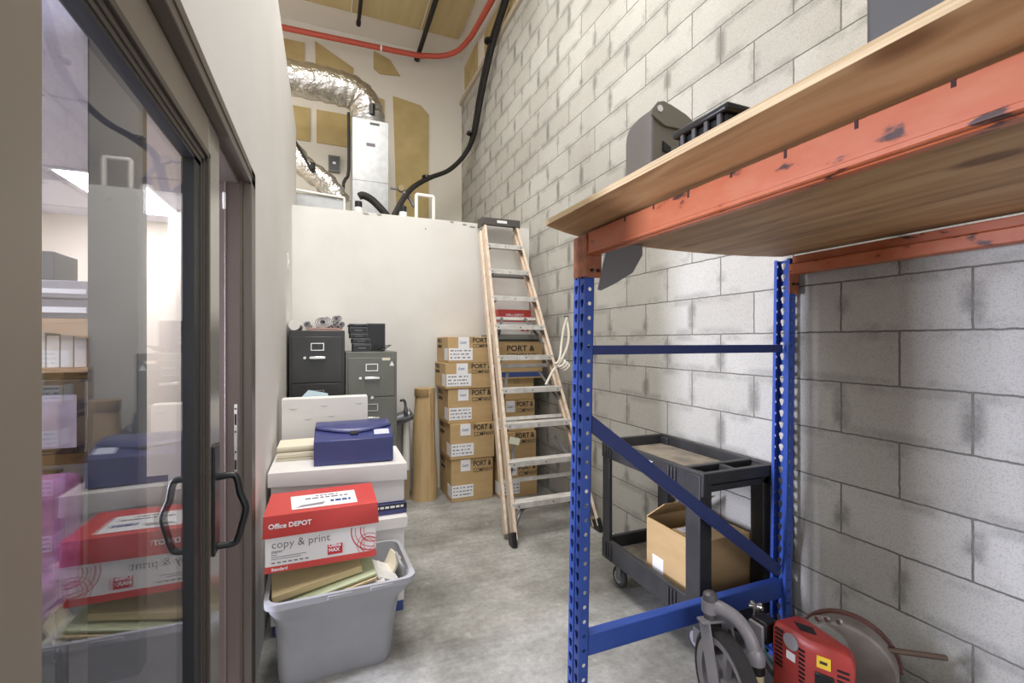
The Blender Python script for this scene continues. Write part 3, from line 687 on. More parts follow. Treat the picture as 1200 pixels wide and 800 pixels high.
# ------------------------------------------------------------------ folded stepladder leaning on the low wall
lad = thing('stepladder', 'folded ten foot wooden-toned stepladder leaning on the low white wall', 'ladder', (1.5, 2.86, 0))
def LP(t, u, off=0):
    """t 0..1 up the rail, u 0 left..1 right, off = distance behind the front rails"""
    xl, xr = 1.175+.21*t, 1.85-.13*t
    n = Vector((0, 2.54, -1.29)).normalized()
    return Vector((xl+(xr-xl)*u-1.5, 1.29*t, 2.54*t)) + n*off
upv = Vector((0, 2.54, -1.29)).normalized()
for u in (0, 1):
    sgn = 1 if u == 0 else -1
    r_ = MB(); a, b = LP(.012, u), LP(.985, u)
    sx = Vector((sgn*.011, 0, 0))
    r_.bar(a+upv*.0, b+upv*.0, .005, .072, tuple(upv))
    for e in (-.0335, .0335): r_.bar(a+upv*e+sx, b+upv*e+sx, .022, .005, tuple(upv))
    ro = r_.build('front_rail', M['ladder'], lad, bevel=.001)
    MB().bar(LP(-.004, u)-sx*.2, LP(.03, u)-sx*.2, .036, .08, tuple(upv)).build('foot_pad', M['black'], ro, bevel=.006)
    r2 = MB(); v = -.03 if u == 0 else 1.03
    a, b = LP(.03, v, .085), LP(.97, v if u == 0 else .99, .07)
    r2.bar(a, b, .022, .055, tuple(upv)); r2.build('rear_rail', M['ladder'], lad, bevel=.003)
for i in range(1, 10):
    t = i/10
    a, b = LP(t, 0), LP(t, 1); m_ = MB()
    m_.box(a.x+.003, b.x-.003, a.y-.045, a.y+.04, a.z-.008, a.z)
    m_.box(a.x+.003, b.x-.003, a.y-.05, a.y-.045, a.z-.04, a.z+.002)
    m_.box(a.x+.003, b.x-.003, a.y+.036, a.y+.04, a.z-.03, a.z)
    so = m_.build('step', M['alu'], lad, bevel=.002)
    for s_, q in ((1, a), (-1, b)):
        br = MB().bar((q.x+s_*.004, q.y-.03, q.z-.075), (q.x+s_*.06, q.y-.03, q.z-.022), .018, .004, (0, 1, 0))
        br.build('step_brace', M['alu_dark'], so)
for i in range(1, 10):
    a, b = LP(i/10, 0), LP(i/10, 1)
    for f_ in (.08, .5, .92):
        q = a.lerp(b, f_); MB().cyl((q.x, q.y-.0525, q.z-.02), (q.x, q.y-.0495, q.z-.02), .005, 8).build('rivet', M['black'], lad)
for t in (.155, .32, .48, .64, .80):
    a, b = LP(t, -.03, .09), LP(t, 1.02, .09)
    MB().bar(a, b, .03, .018, tuple(upv)).build('rear_crossbar', M['alu_dark'] if t > .7 else M['alu'], lad, bevel=.002)
for t in (.22, .42, .60):
    for u, s_ in ((0, 1), (1, -1)):
        a = LP(t-.06, u, .02)+Vector((s_*.03, 0, 0)); b = LP(t+.04, u, .07)+Vector((s_*.12, 0, 0)); MB().bar(a, b, .022, .006, tuple(upv)).build('spreader', M['alu_dark'], lad)
sb = MB(); a, b = LP(.1, 0), LP(.1, 1)
for q, s_ in ((a, 1), (b, -1)):
    f_ = LP(.04, 0 if s_ > 0 else 1)
    sb.tube([f_+Vector((s_*.02, -.01, 0)), f_+Vector((s_*.05, 0, .07)), q+Vector((s_*.12, 0, -.055)), q+Vector((s_*.30, 0, -.045))], .012, 10, smooth=5)
sb.build('bottom_step_brace', M['alu_dark'], lad)
a, b = LP(1.0, 0), LP(1.0, 1)
cp = MB().box(a.x-.02, b.x+.02, a.y-.07, a.y+.10, a.z-.02, a.z+.012); cp.box(a.x-.024, b.x+.024, a.y-.074, a.y-.066, a.z-.055, a.z+.014)
cp.box(a.x-.024, a.x-.012, a.y-.07, a.y+.09, a.z-.06, a.z+.014); cp.box(b.x+.012, b.x+.024, a.y-.07, a.y+.09, a.z-.06, a.z+.014)
cpo = cp.build('top_cap', M['ladcap'], lad, bevel=.006)
MB().box(a.x+.12, a.x+.22, a.y-.0755, a.y-.074, a.z-.03, a.z-.005).build('cap_sticker', M['label'], cpo)
tgm = Matrix.Translation(LP(.27, 0)+Vector((.03, -.04, -.06))) @ Matrix.Rotation(R(15), 4, 'Y')
MB().box(0, .085, 0, .002, 0, .05, tgm).build('paper_tag', mat('tag_green', '#c9cdb6', .7), lad)
# rope from wall hook to ladder
rp = thing('rope', 'white rope tied round the ladder rail and looped to a wall hook', 'rope', (1.75, 3.2, 1.2))
def Rr(p): return (p[0]-1.75, p[1]-3.2, p[2]-1.2)
MB().tube([Rr(p) for p in ((1.90, 3.43, 1.585), (1.87, 3.43, 1.50), (1.83, 3.40, 1.36), (1.80, 3.36, 1.28), (1.765, 3.33, 1.22), (1.72, 3.31, 1.20))], .010, 8, smooth=5).tube([Rr(p) for p in ((1.905, 3.45, 1.59), (1.90, 3.40, 1.46), (1.88, 3.38, 1.36), (1.83, 3.36, 1.27), (1.77, 3.33, 1.205), (1.70, 3.31, 1.14), (1.62, 3.27, 1.04))], .010, 8, smooth=5).build('rope_strand', M['rope'], rp)
MB().tube([Rr((1.775+.03*cos(t*1.3)+.004*t, 3.325+.02*sin(t*1.3), 1.215+.028*sin(t*1.3+1)-.003*t)) for t in range(16)], .010, 8, smooth=3).build('knot', M['rope'], rp)
hk = MB().tube([(1.93, 3.46, 1.60), (1.905, 3.455, 1.60), (1.885, 3.445, 1.592), (1.883, 3.44, 1.605)], .005, 8, smooth=4)
tag(hk.build('wall_hook', M['alu_dark']), 'small metal hook in the block wall holding the rope loop', 'hook')

# ------------------------------------------------------------------ cartons
def carton(name, label, x0, x1, y0, y1, z0, z1, group=None, txt=True, lab=True, rz=0, txtx=.52, size=.062, only2=False):
    t = thing(name, label, 'box', ((x0+x1)/2, (y0+y1)/2, z0), rz, group)
    w2, d2, h = (x1-x0)/2, (y1-y0)/2, z1-z0
    MB().box(-w2, w2, -d2, d2, 0, h-.001).build('carton_body', M['carton'], t, bevel=.004)
    MB().box(-.03, .03, -d2-.0012, d2+.0012, h-.05, h-.0004).build('packing_tape', M['tape'], t)
    fx = lambda f: -w2+2*w2*f
    if txt:
        fw = (w2-fx(txtx))*.97; ht = .052*min(1, h/.3)**.5
        text('printed_name', 'PORT &', ht*1.25, M['ink'], t, (fx(txtx), -d2-.0013, h*.86), FRONT, bold=.0016, fit=fw*.93)
        text('printed_name', 'COMPANY', ht, M['ink'], t, (fx(txtx), -d2-.0013, h*.86-ht*1.1), FRONT, bold=.0002, fit=fw)
        text('side_print', 'PORT &', ht*1.1, M['ink'], t, (-w2-.0013, d2*.85, h*.84), LEFT, bold=.001, fit=.16)
        text('side_print', 'COMPANY', ht*.9, M['ink'], t, (-w2-.0013, d2*.85, h*.84-ht*1.1), LEFT, bold=.0002, fit=.17)
    if lab:
        note = MB().box(fx(.22), fx(.45), -d2-.0018, -d2-.0005, h*.985-min(.10, h*.42), h*.985).build('handwritten_note', M['label'], t)
        text('handwriting', 'Last', .035, M['blueink'], note, (fx(.25), -d2-.0025, h*.985-min(.05, h*.2)), FRONT, shear=.3)
        lb = MB().box(fx(.02), fx(.52), -d2-.0016, -d2-.0004, h*.10, h*.10+.105).build('shipping_label', M['label'], t)
        tx = MB()
        for r_ in range(3):
            xx = .05
            while xx < .47:
                ww = random.uniform(.02, .07); tx.box(fx(xx), fx(min(xx+ww, .5)), -d2-.0022, -d2-.0014, h*.10+.018+.03*r_, h*.10+.028+.03*r_); xx += ww+random.uniform(.01, .05)
        tx.build('label_print', M['greyink'], lb)
        MB().box(-w2-.0016, -w2-.0004, -d2, -d2+.12, h*.10, h*.10+.105).build('label_fold', M['label'], t)
    return t
G1 = 'cartons stacked left of the ladder'
carton('shipping_carton', 'bottom carton on the floor in the left stack beside the kraft roll', .995, 1.375, 3.83, 4.25, 0, .365, G1)
carton('shipping_carton', 'second carton up in the left stack beside the kraft roll', .985, 1.385, 3.82, 4.235, .366, .675, G1)
carton('shipping_carton', 'middle carton of five in the left stack beside the ladder', .97, 1.375, 3.84, 4.24, .676, .975, G1)
carton('shipping_carton', 'second carton from the top in the left stack, jutting left', .945, 1.385, 3.83, 4.24, .976, 1.198, G1, size=.055)
carton('shipping_carton', 'topmost shallow carton of the left stack against the white wall', .965, 1.39, 3.83, 4.24, 1.199, 1.425, G1, size=.055)
G2 = 'cartons stacked behind the ladder'
carton('shipping_carton', 'floor level carton behind the lowest ladder steps', 1.415, 1.775, 3.76, 4.2, 0, .30, G2, txtx=.5)
carton('shipping_carton', 'carton second from the floor behind the ladder, by the paper tag', 1.42, 1.775, 3.78, 4.2, .301, .575, G2, lab=False, txtx=.42)
carton('shipping_carton', 'carton behind the ladder lying third from the floor, name print on its face', 1.41, 1.77, 3.80, 4.2, .576, .855, G2, txtx=.5)
carton('shipping_carton', 'plain unprinted carton under the blue striped box behind the ladder', 1.42, 1.77, 3.82, 4.2, .856, 1.05, G2, txt=False, lab=False)
big = thing('shipping_carton', 'large carton with blue base stripe and grey lid behind the ladder', 'box', (1.615, 3.98, 1.051), 0, G2)
MB().box(-.225, .225, -.2, .2, 0, .345).build('carton_body', M['carton'], big, bevel=.004)
MB().box(-.222, .222, -.2012, -.199, .015, .06).build('blue_stripe', M['blueink'], big)
MB().box(-.23, .23, -.205, .205, .345, .395).build('grey_lid', M['cabgrey'], big, bevel=.004)
MB().box(-.23, .23, -.207, -.2, .335, .352).build('lid_edge', M['black'], big)
text('printed_name', 'PORT &', .07, M['ink'], big, (-.13, -.2015, .27), FRONT, bold=.0016, fit=.27)
text('printed_name', 'COMPANY', .058, M['ink'], big, (-.13, -.2015, .205), FRONT, bold=.0004, fit=.29)
rbx = thing('paper_box', 'small red and white paper carton on the striped carton behind the ladder', 'box', (1.585, 3.95, 1.447))
MB().box(-.155, .155, -.12, .12, 0, .13).build('box_body', M['whitecard'], rbx, bevel=.003)
MB().box(-.16, .16, -.125, .125, .115, .225).build('red_lid', M['red'], rbx, bevel=.003)
text('printed_name', 'Office DEPOT', .03, M['label'], rbx, (-.09, -.1256, .175), FRONT, bold=.0006)
for x in (.06, .11): MB().box(x, x+.035, -.1212, -.1195, .03, .07).build('red_print', M['redink'], rbx)

# kraft roll and the odd fitting beside it
kr = thing('kraft_roll', 'tall brown kraft paper roll standing on the floor left of the cartons', 'roll', (.805, 4.04, 0), 0)
rr_ = MB(); prof = []
N = 44; rings = []
for j in range(13):
    z = j/12*.975; rr0 = .108-.028*(j/12)
    ring = []
    for i in range(N):
        a = 2*pi*i/N - pi/2 + .25; sp_ = .010 if i < 2 else .010*(1-i/N)
        ring.append((cos(a)*(rr0+sp_)+.006*sin(j*.7), sin(a)*(rr0*.95+sp_), z))
    rings.append(ring)
rr_.loft(rings, True, True)
rr_.build('rolled_paper', M['kraft'], kr, angle=60)
MB().prism([(.05, 0), (.056, 0), (.062, .5), (.04, .93), (.036, .93), (.055, .5)], 'y', -.108, -.085).build('loose_edge', M['kraft'], kr)
MB().lathe([(.083, .90), (.0865, .905), (.086, .972), (.07, .976)], (.0, 0, 0), 40).build('end_wrap', M['tape'], kr)
tl_ = thing('metal_tray_stand', 'tilted grey metal tray with a white tube below it, beside the kraft roll', 'fitting', (.632, 4.1, 0))
tm = Matrix.Translation((-.005, -.06, .70)) @ Matrix.Rotation(R(-18), 4, 'Y') @ Matrix.Rotation(R(12), 4, 'X')
tp = MB()
tp.loft([[tm @ Vector(p) for p in ((-.09, -.08, .05), (.085, -.08, .05), (.085, .08, .05), (-.09, .08, .05))], [tm @ Vector(p) for p in ((-.07, -.055, 0), (.07, -.055, 0), (.07, .055, 0), (-.07, .055, 0))]], False, True)
tp.build('tray', M['alu_dark'], tl_, solid=.006)
MB().tube([(.02, -.02, .75), (.015, -.02, .83), (.0, -.03, .87), (-.03, -.05, .87)], [.016, .02, .018, .012], 12, smooth=4).build('spout', M['alu_dark'], tl_)
MB().cyl((.02, -.02, .26), (.025, -.02, .70), .036, 20, .03).build('white_tube', M['pvc'], tl_)
MB().box(-.06, .06, .03, .10, 0, .66).build('back_post', mat('grey_board', '#a39d94', .7), tl_, bevel=.004)
MB().box(-.02, .05, -.05, .05, 0, .26).build('base_block', mat('brown_board', '#9b8666', .7), tl_, bevel=.004)

# ------------------------------------------------------------------ filing cabinets
def cabinet(label, x0, y0, ww, dd, hh, m, tops, lock):
    t = thing('filing_cabinet', label, 'cabinet', (x0, y0, 0))
    MB().box(0, ww, .012, dd, 0, hh).build('cabinet_body', m, t, bevel=.004)
    z = hh-.045; dh = (hh-.08)/4
    for i in range(4):
        z1 = z-i*dh; z0 = z1-dh+.008
        d = MB().box(.018, ww-.018, 0, .02, z0, z1).build('drawer', m, t, bevel=.003)
        fx = ww*.5; zc = z1-.075
        fr_ = MB(); 
        for a in ((fx-.045, fx+.045, zc+.022, zc+.028), (fx-.045, fx+.045, zc-.028, zc-.022), (fx-.045, fx-.039, zc-.022, zc+.022), (fx+.039, fx+.045, zc-.022, zc+.022)): fr_.box(a[0], a[1], -.004, .001, a[2], a[3])
        fr_.build('label_holder', M['chrome'], d)
        zh = z1-.155
        h = MB().box(fx-.055, fx+.055, -.028, -.014, zh-.009, zh+.011); h.box(fx-.055, fx-.045, -.02, 0, zh-.006, zh+.008); h.box(fx+.045, fx+.055, -.02, 0, zh-.006, zh+.008)
        h.build('handle', M['chrome'], d, bevel=.003)
        MB().cyl((fx-.085, -.008, zh), (fx-.085, .002, zh), .010, 14).build('thumb_latch', M['chrome'], d)
    return t
cabinet('tall black four drawer filing cabinet against the left partition', -.247, 3.65, .378, .62, 1.465, M['cabblack'], None, 0)
cg = cabinet('lower grey-green filing cabinet to the right of the black one', .137, 3.65, .378, .62, 1.305, M['cabgrey'], None, 0)
MB().cyl((.19, -.008, .955), (.19, .002, .955), .012, 14).build('lock', M['chrome'], cg)
MB().box(.265, .325, -.0012, .001, 1.238, 1.258).build('cream_sticker', M['cream'], cg)
MB().prism([(.32, 1.195), (.355, 1.195), (.345, 1.22), (.338, 1.232), (.33, 1.22)], 'y', -.0012, .001).build('logo_sticker', M['label'], cg)

def paper_roll(x, z, r, label, spiral=True, y0=3.69, ln=.5, squash=1, dz=0):
    m_ = MB(); pts = []
    n = 60; turns = 3.2
    m_.prism([(x+r*cos(2*pi*k/28)*squash, z+r*sin(2*pi*k/28)) for k in range(28)] , 'y', y0+.01, y0+ln)
    o = m_.build('paper_roll', M['paper'], None)
    tag(o, label, 'paper roll', 'paper rolls on the black cabinet')
    if spiral:
        m2 = MB(); pp = []
        for k in range(n+1):
            a = turns*2*pi*k/n; q = r*(.22+.74*k/n); pp.append(((x+q*cos(a)*squash), y0+.008, z+q*sin(a)))
        m2.tube(pp, .0022, 6); m2.build('spiral_edge', M['greyink'], o)
        MB().prism([(x+r*.25*cos(2*pi*k/14)*squash, z+r*.25*sin(2*pi*k/14)) for k in range(14)], 'y', y0+.005, y0+.012).build('roll_core', M['black'], o)
    return o
fol = MB().box(-.13, .12, 3.68, 4.0, 1.466, 1.478).box(-.14, .10, 3.675, 4.0, 1.4785, 1.486).build('folder_stack', mat('pinkish_card', '#c9a99c', .7))
tag(fol, 'flat card folders under the paper rolls on the black cabinet', 'folders')
paper_roll(-.213, 1.504, .038, 'thick white roll end at the left edge of the black cabinet', False, 3.66)
paper_roll(-.13, 1.511, .024, 'thin paper roll second from the left on the black cabinet', True)
paper_roll(-.02, 1.530, .044, 'wide flattened paper roll with loose spiral on the black cabinet', True, squash=1.5)
paper_roll(.075, 1.558, .026, 'paper roll riding up on the right of the wide spiral roll', True, squash=1.5, y0=3.72)
paper_roll(.062, 1.508, .021, 'small paper roll under the raised one on the black cabinet', True)
paper_roll(.108, 1.512, .024, 'paper roll at the right edge of the black cabinet', True)
# equipment on the grey cabinet
def unit(label, x0, x1, y0, z0, z1, dd=.3):
    t = thing('network_unit', label, 'device', ((x0+x1)/2, y0, z0), 0, 'black devices stacked on the grey cabinet')
    w2 = (x1-x0)/2
    MB().box(-w2, w2, 0, dd, 0, z1-z0-.001).build('housing', M['slab'], t, bevel=.004)
    MB().box(-w2+.008, w2-.008, -.003, .002, (z1-z0)*.2, (z1-z0)*.75).build('front_panel', M['black'], t, bevel=.001)
    MB().box(-w2*.5, w2*.4, -.0045, -.002, (z1-z0)*.38, (z1-z0)*.5).build('led_strip', M['greyink'], t)
    return t
unit('bottom black device with a curved face on the grey cabinet', .195, .325, 3.69, 1.306, 1.368)
unit('thin black device resting on the bottom one, grey cabinet stack', .19, .32, 3.70, 1.369, 1.408)
unit('black device in the middle of the stack on the grey cabinet', .175, .305, 3.72, 1.409, 1.446)
unit('tall grooved black device near the top of the grey cabinet stack', .17, .305, 3.73, 1.447, 1.50)
unit('topmost flat black device of the stack on the grey cabinet', .165, .305, 3.73, 1.501, 1.522)
bb = thing('speaker_box', 'upright black box behind the device stack on the grey cabinet', 'box', (.375, 3.86, 1.306))
MB().box(-.07, .075, 0, .2, 0, .225).build('housing', M['cabblack'], bb, bevel=.004)
MB().box(-.06, .065, -.003, .001, .01, .215).build('front_grille', M['black'], bb, bevel=.001)
cbx = MB()
for k in range(3):
    cbx.tube([(.39+.05*cos(a*.7)+.02*k, 3.74+.03*sin(a*.7), 1.325+.02*sin(a*.7+k)+.006*k) for a in range(9)], .003, 6, smooth=4)
tag(cbx.build('cable_coil', M['black']), 'loose black cables coiled on the grey cabinet right of the devices', 'cables')

# ------------------------------------------------------------------ stack of white boxes by the partition
lw = thing('storage_box', 'lowest white lidded box standing on the floor behind the grey tote', 'box', (.08, 2.60, 0))
MB().box(-.32, .295, -.20, .2, .05, .43).build('box_body', M['whitecard'], lw, bevel=.004)
MB().box(-.33, .31, -.215, .21, .428, .487).build('box_lid', M['whitecard'], lw, bevel=.004)
MB().box(-.31, .29, -.202, .2, 0, .05).build('blue_base', M['blueink'], lw, bevel=.004)
nv = thing('flat_box', 'navy flat box with white print between the two white lidded boxes', 'box', (.08, 2.62, .488))
MB().box(-.30, .312, -.19, .19, 0, .052).build('box_body', M['filebox'], nv, bevel=.003)
MB().box(.12, .3125, -.192, -.189, .026, .053).build('black_band', M['black'], nv)
kk = MB(); xx = .15
while xx < .29:
    ee = min(xx+random.uniform(.008, .03), .295); kk.box(xx, ee, -.1928, -.1915, .034, .045); xx = ee+.006
kk.build('printed_line', M['label'], nv)
uw = thing('storage_box', 'upper crumpled white lidded box carrying the blue file case', 'box', (.07, 2.65, .541))
MB().box(-.315, .315, -.185, .185, 0, .165).build('box_body', M['whitecard'], uw, bevel=.004)
ld = MB()
ld.loft([[(x, y, z) for x, y, z in ((-.325, -.21, .15), (.325, -.205, .115), (.325, .21, .13), (-.325, .21, .15))], [(x, y, z) for x, y, z in ((-.325, -.205, .215), (.325, -.2, .200), (.325, .21, .205), (-.325, .21, .212))]], False, True)
ld.build('box_lid', M['whitecard'], uw, solid=.004, bevel=.002)
fbx = thing('file_case', 'navy blue plastic file case with clasp on the upper white box', 'file case', (.14, 2.63, .752), R(-1))
MB().prism([(-.125, 0), (.125, 0), (.125, .178), (-.005, .170), (-.125, .124)], 'x', -.195, .195).build('case_body', M['filebox'], fbx, bevel=.003)
fp = MB(); n = 16
def flapz(y): return .1745 if y > -.005 else .1745+(y+.005)*.385
rows = []
for q in (0, .2, .4, .6, .8, 1):
    row = []
    for i in range(n+1):
        yf = -.018-.052*sin(pi*i/n); y = .127+(yf-.127)*q; row.append((-.193+.386*i/n, y, flapz(y)+.006*(1-q)+.002))
    rows.append(row)
vv = [[fp.bm.verts.new(p) for p in r_] for r_ in rows]
for a in range(len(rows)-1):
    for i in range(n): fp.bm.faces.new((vv[a][i], vv[a][i+1], vv[a+1][i+1], vv[a+1][i]))
fp.build('curved_flap', M['filebox'], fbx, solid=.004)
sl_ = Matrix.Translation((0, -.005, .1705)) @ Matrix.Rotation(R(21), 4, 'X')
MB().box(-.02, .02, -.085, -.058, 0, .010, sl_).build('clasp', M['black'], fbx, bevel=.002)
MB().box(.10, .178, -.095, -.045, .0, .0025, sl_).build('paper_label', mat('pale_lilac_label', '#c3c6e0', .6), fbx)
cs_ = MB()
for k in range(5): cs_.box(-.245+random.uniform(0, .01), -.055, 2.66+random.uniform(0, .02), 2.86, .754+.016*k, .768+.016*k)
tag(cs_.build('paper_stack', M['cream'], bevel=.002), 'stack of cream papers on the upper white box, left of the blue file case', 'papers')
wc = thing('flat_carton', 'big white flat carton standing upright in front of the cabinets', 'carton', (0, 2.98, 0))
MB().box(-.24, .24, 0, .10, 0, 1.045).build('carton_body', M['whitecard'], wc, bevel=.003)
for x, z in ((-.18, .985), (-.01, .995), (.19, 1.0), (-.1, .92), (.03, .93)): MB().prism([(x-.026, z+.004), (x+.026, z+.004), (x+.005, z-.006), (x-.005, z-.006)], 'y', -.0012, .001).build('printed_mark', mat('pale_print', '#c6c4c2', .7) if x < -.15 else bpy.data.materials['pale_print'], wc)
lbp = MB().prism([(-.16, 1.02), (.02, 1.02), (.01, 1.06), (-.10, 1.085)], 'y', 3.085, 3.088)
tag(lbp.build('paper_sheet', mat('pale_blue_paper', '#bcd3dc', .7)), 'pale blue paper sheet poking up behind the white flat carton', 'paper')

# ------------------------------------------------------------------ tote, papers and red box
bn = thing('storage_tote', 'grey plastic tote bin full of folders under the red paper box', 'bin', (.06, 2.12, 0), R(2))
def ring(x0, x1, y0, y1, z, r=.05): return rrect(x0, x1, y0, y1, r, z, 6)
tb_ = MB()
outer = [ring(-.235, .20, -.085, .14, .0, .05), ring(-.24, .205, -.095, .15, .03), ring(-.25, .222, -.125, .17, .265), ring(-.258, .24, -.14, .18, .30), ring(-.27, .268, -.175, .198, .345), ring(-.272, .272, -.185, .20, .372), ring(-.284, .288, -.198, .212, .374), ring(-.284, .288, -.198, .212, .398),
         ring(-.268, .270, -.182, .198, .398), ring(-.264, .264, -.174, .192, .345), ring(-.25, .234, -.134, .175, .30), ring(-.23, .195, -.09, .145, .02)]
tb_.loft(outer, True, True)
tb_.build('tote_body', M['bin'], bn, angle=50)
rb2 = MB()
for x in (-.06, .10): rb2.box(x, x+.09, -.2, -.196, .376, .392)
rb2.build('rim_tab', M['bin'], bn, bevel=.003)
for xx in (.275,): MB().tube([(xx-.01, -.06, .36), (xx-.03, -.05, .40), (xx-.03, .05, .40), (xx-.01, .06, .36)], .007, 8, smooth=4).build('tote_handle', M['bin'], bn)
def sheet(name, label, mx, sx, sy, th, m, cat, group=None):
    o = MB().box(-sx/2, sx/2, -sy/2, sy/2, 0, th).build(name, m, None, bevel=.0015)
    o.matrix_world = mx; tag(o, label, cat, group); return o
def TR(x, y, z, rx=0, ry=0, rz=0): return Matrix.Translation((x, y, z)) @ Euler((R(rx), R(ry), R(rz))).to_matrix().to_4x4()
G3 = 'folders in the grey tote'
sheet('manila_folder', 'thick manila folder jutting from the tote under the red box', TR(-.035, 2.13, .405, 8, -9, 4), .34, .24, .028, M['manila'], 'folder', G3)
sheet('green_folder', 'pale green folder lying on top near the tote front rim', TR(.03, 2.105, .392, 9, -10, 4), .32, .24, .010, M['greenfolder'], 'folder', G3)
sheet('manila_folder', 'thin manila folder just under the pale green one in the tote', TR(.035, 2.10, .377, 9, -10, 4), .31, .24, .009, M['manila'], 'folder', G3)
sheet('printed_paper', 'scribbled white papers along the front of the tote', TR(.08, 2.06, .358, 8, -5, 3), .30, .18, .006, M['paper'], 'paper')
sheet('white_envelope', 'white envelope at the left front inside the tote', TR(-.11, 2.075, .345, 10, 4, -4), .16, .2, .008, M['paper'], 'envelope')
sheet('manila_folder', 'manila folder on edge at the left end of the tote', TR(-.165, 2.12, .27, 0, 82, 0), .22, .18, .012, M['manila'], 'folder', G3)
sheet('crumpled_paper', 'white crumpled papers at the right end of the tote', TR(.235, 2.10, .36, 12, 30, 20), .12, .14, .01, M['paper'], 'paper')
sheet('cream_booklet', 'cream booklet standing in the right end of the tote', TR(.275, 2.16, .345, 5, -62, 12), .13, .10, .012, M['cream'], 'booklet')
sheet('paper_pile', 'white paper pile packed under the red box inside the tote', TR(-.01, 2.18, .10), .34, .15, .28, M['paper'], 'papers')

rd = thing('copy_paper_box', 'red and white copy paper box sitting on the grey tote', 'box', (-.012, 2.14, .482), R(0))
MB().box(-.208, .208, -.14, .14, 0, .20).build('box_body', M['whitecard'], rd, bevel=.003)
MB().box(-.2085, .2085, -.1405, .1405, .001, .026).build('red_base_band', M['red'], rd)
lid = MB().loft([[(-.214, -.147, .138), (.217, -.148, .142), (.215, .147, .142), (-.214, .147, .138)], [(-.212, -.145, .224), (.212, -.145, .226), (.212, .145, .226), (-.212, .145, .224)]], False, True).build('red_lid', M['red'], rd, solid=.003, bevel=.002)
text('brand_text', 'Office DEPOT', .026, M['label'], lid, (-.195, -.1485, .183), (R(91), 0, 0), bold=.0007)
text('product_text', 'copy & print', .042, M['greyink'], rd, (-.185, -.1412, .108), FRONT, bold=-.0002)
text('small_text', 'paper', .018, M['greyink'], rd, (-.185, -.1412, .083), FRONT)
tx = MB()
for i, (a, b) in enumerate(((-.185, -.165), (-.185, -.06), (-.185, -.08))): tx.box(a, b, -.1411, -.1402, .068-.008*i, .070-.008*i)
for i in range(7): tx.box(-.185+.02*i, -.172+.02*i, -.1411, -.1402, .036, .041)
tx.build('fine_print', M['greyink'], rd)
text('base_text', 'Standard', .016, M['label'], rd, (-.185, -.1415, .013), FRONT, bold=.0004)
lo_ = MB().box(.018, .075, -.1414, -.1402, .037, .078).build('red_logo_panel', M['redink'], rd)
text('logo_text', 'Office\nMAX', .019, M['label'], lo_, (.022, -.142, .0635), FRONT, bold=.0005)
cr_ = MB()
def arcring(cx, cz, r_, w_, x1=.207, z1=.134, z0=.027):
    prev = None
    for k in range(61):
        a = 2*pi*k/60; p = (cx+r_*cos(a), cz+r_*sin(a)); q = (cx+(r_-w_)*cos(a), cz+(r_-w_)*sin(a))
        ok = p[0] < x1 and z0 < p[1] < z1 and q[0] < x1 and z0 < q[1] < z1
        if prev and ok: 
            cr_.poly([(prev[0][0], -.1409, prev[0][1]), (p[0], -.1409, p[1]), (q[0], -.1409, q[1]), (prev[1][0], -.1409, prev[1][1])], ((0, 1, 2, 3),))
        prev = (p, q) if ok else None
for r_, w_ in ((.088, .004), (.072, .0025), (.052, .004), (.038, .002)): arcring(.195, .115, r_, w_)
for r_, w_ in ((.047, .002), (.034, .0035), (.022, .0015)): arcring(.178, .055, r_, w_)
cr_.build('red_ring_print', M['redink'], rd, solid=.0005)
ls = MB().prism([(-.115, -.11), (.135, -.11), (.13, .06), (-.13, .06)][::-1], 'z', .2262, .228).build('top_label', M['label'], lid)
def print_row(nm, m, par, x, x1, put):
    """a row of illegible print: unequal word-length dashes in one mesh"""
    k = MB()
    while x < x1:
        e = min(x+random.uniform(.010, .028), x1); put(k, x, e); x = e+random.uniform(.004, .007)
    return k.build(nm, m, par)
print_row('label_print', M['greyink'], ls, -.03, .06, lambda k, p, q: k.box(p, q, .028, .040, .2280, .2286))
print_row('label_print', M['greyink'], ls, -.07, .10, lambda k, p, q: k.box(p, q, -.004, .012, .2280, .2286))
print_row('label_print', M['blueink'], ls, .03, .11, lambda k, p, q: k.box(p, q, -.066, -.040, .2280, .2286))
MB().prism([(-.10, -.095), (0, -.085), (.01, -.055), (-.08, -.07)], 'z', .2280, .2286).build('label_picture', mat('grey_print', '#8e8a90', .6), ls)

# small wall plate on the partition
sw = thing('wall_switch', 'small white switch plate on the left partition near the black cabinet', 'switch', (WX, 3.80, 1.98))
MB().box(0, .006, -.04, .04, -.06, .06).build('plate', M['pvc'], sw, bevel=.002)
MB().box(.006, .012, -.006, .006, -.014, .014).build('toggle', M['label'], sw)

# ------------------------------------------------------------------ loft: air handler, ducts, pipes
ah = thing('air_handler', 'galvanised air handler cabinet standing on the loft deck', 'air handler', (.487, 5.60, 2.52))
MB().box(-.205, .205, 0, .5, .0, 1.47).build('cabinet', M['galv'], ah, bevel=.006)
MB().box(-.203, .203, -.004, .001, .02, .73).build('lower_panel', M['galv'], ah, bevel=.002)
MB().box(-.203, .203, -.004, .001, .742, 1.46).build('upper_panel', M['galv'], ah, bevel=.002)
MB().box(-.05, .05, -.0055, -.003, 1.15, 1.19).build('rating_label', M['greyink'], ah)
MB().box(-.01, .10, -.0055, -.003, 1.405, 1.435).build('maker_label', M['slab'], ah)
lt = MB()
for i in range(5): lt.box(-.18, -.12, -.0055, -.003, .38-.03*i, .392-.03*i)
lt.build('print_lines', M['greyink'], ah)
dc = thing('supply_duct', 'fat silver foil duct bending from the air handler to the left', 'duct', (.487, 5.85, 3.99))
dm = MB(); base = Vector((.487, 5.85, 3.99))
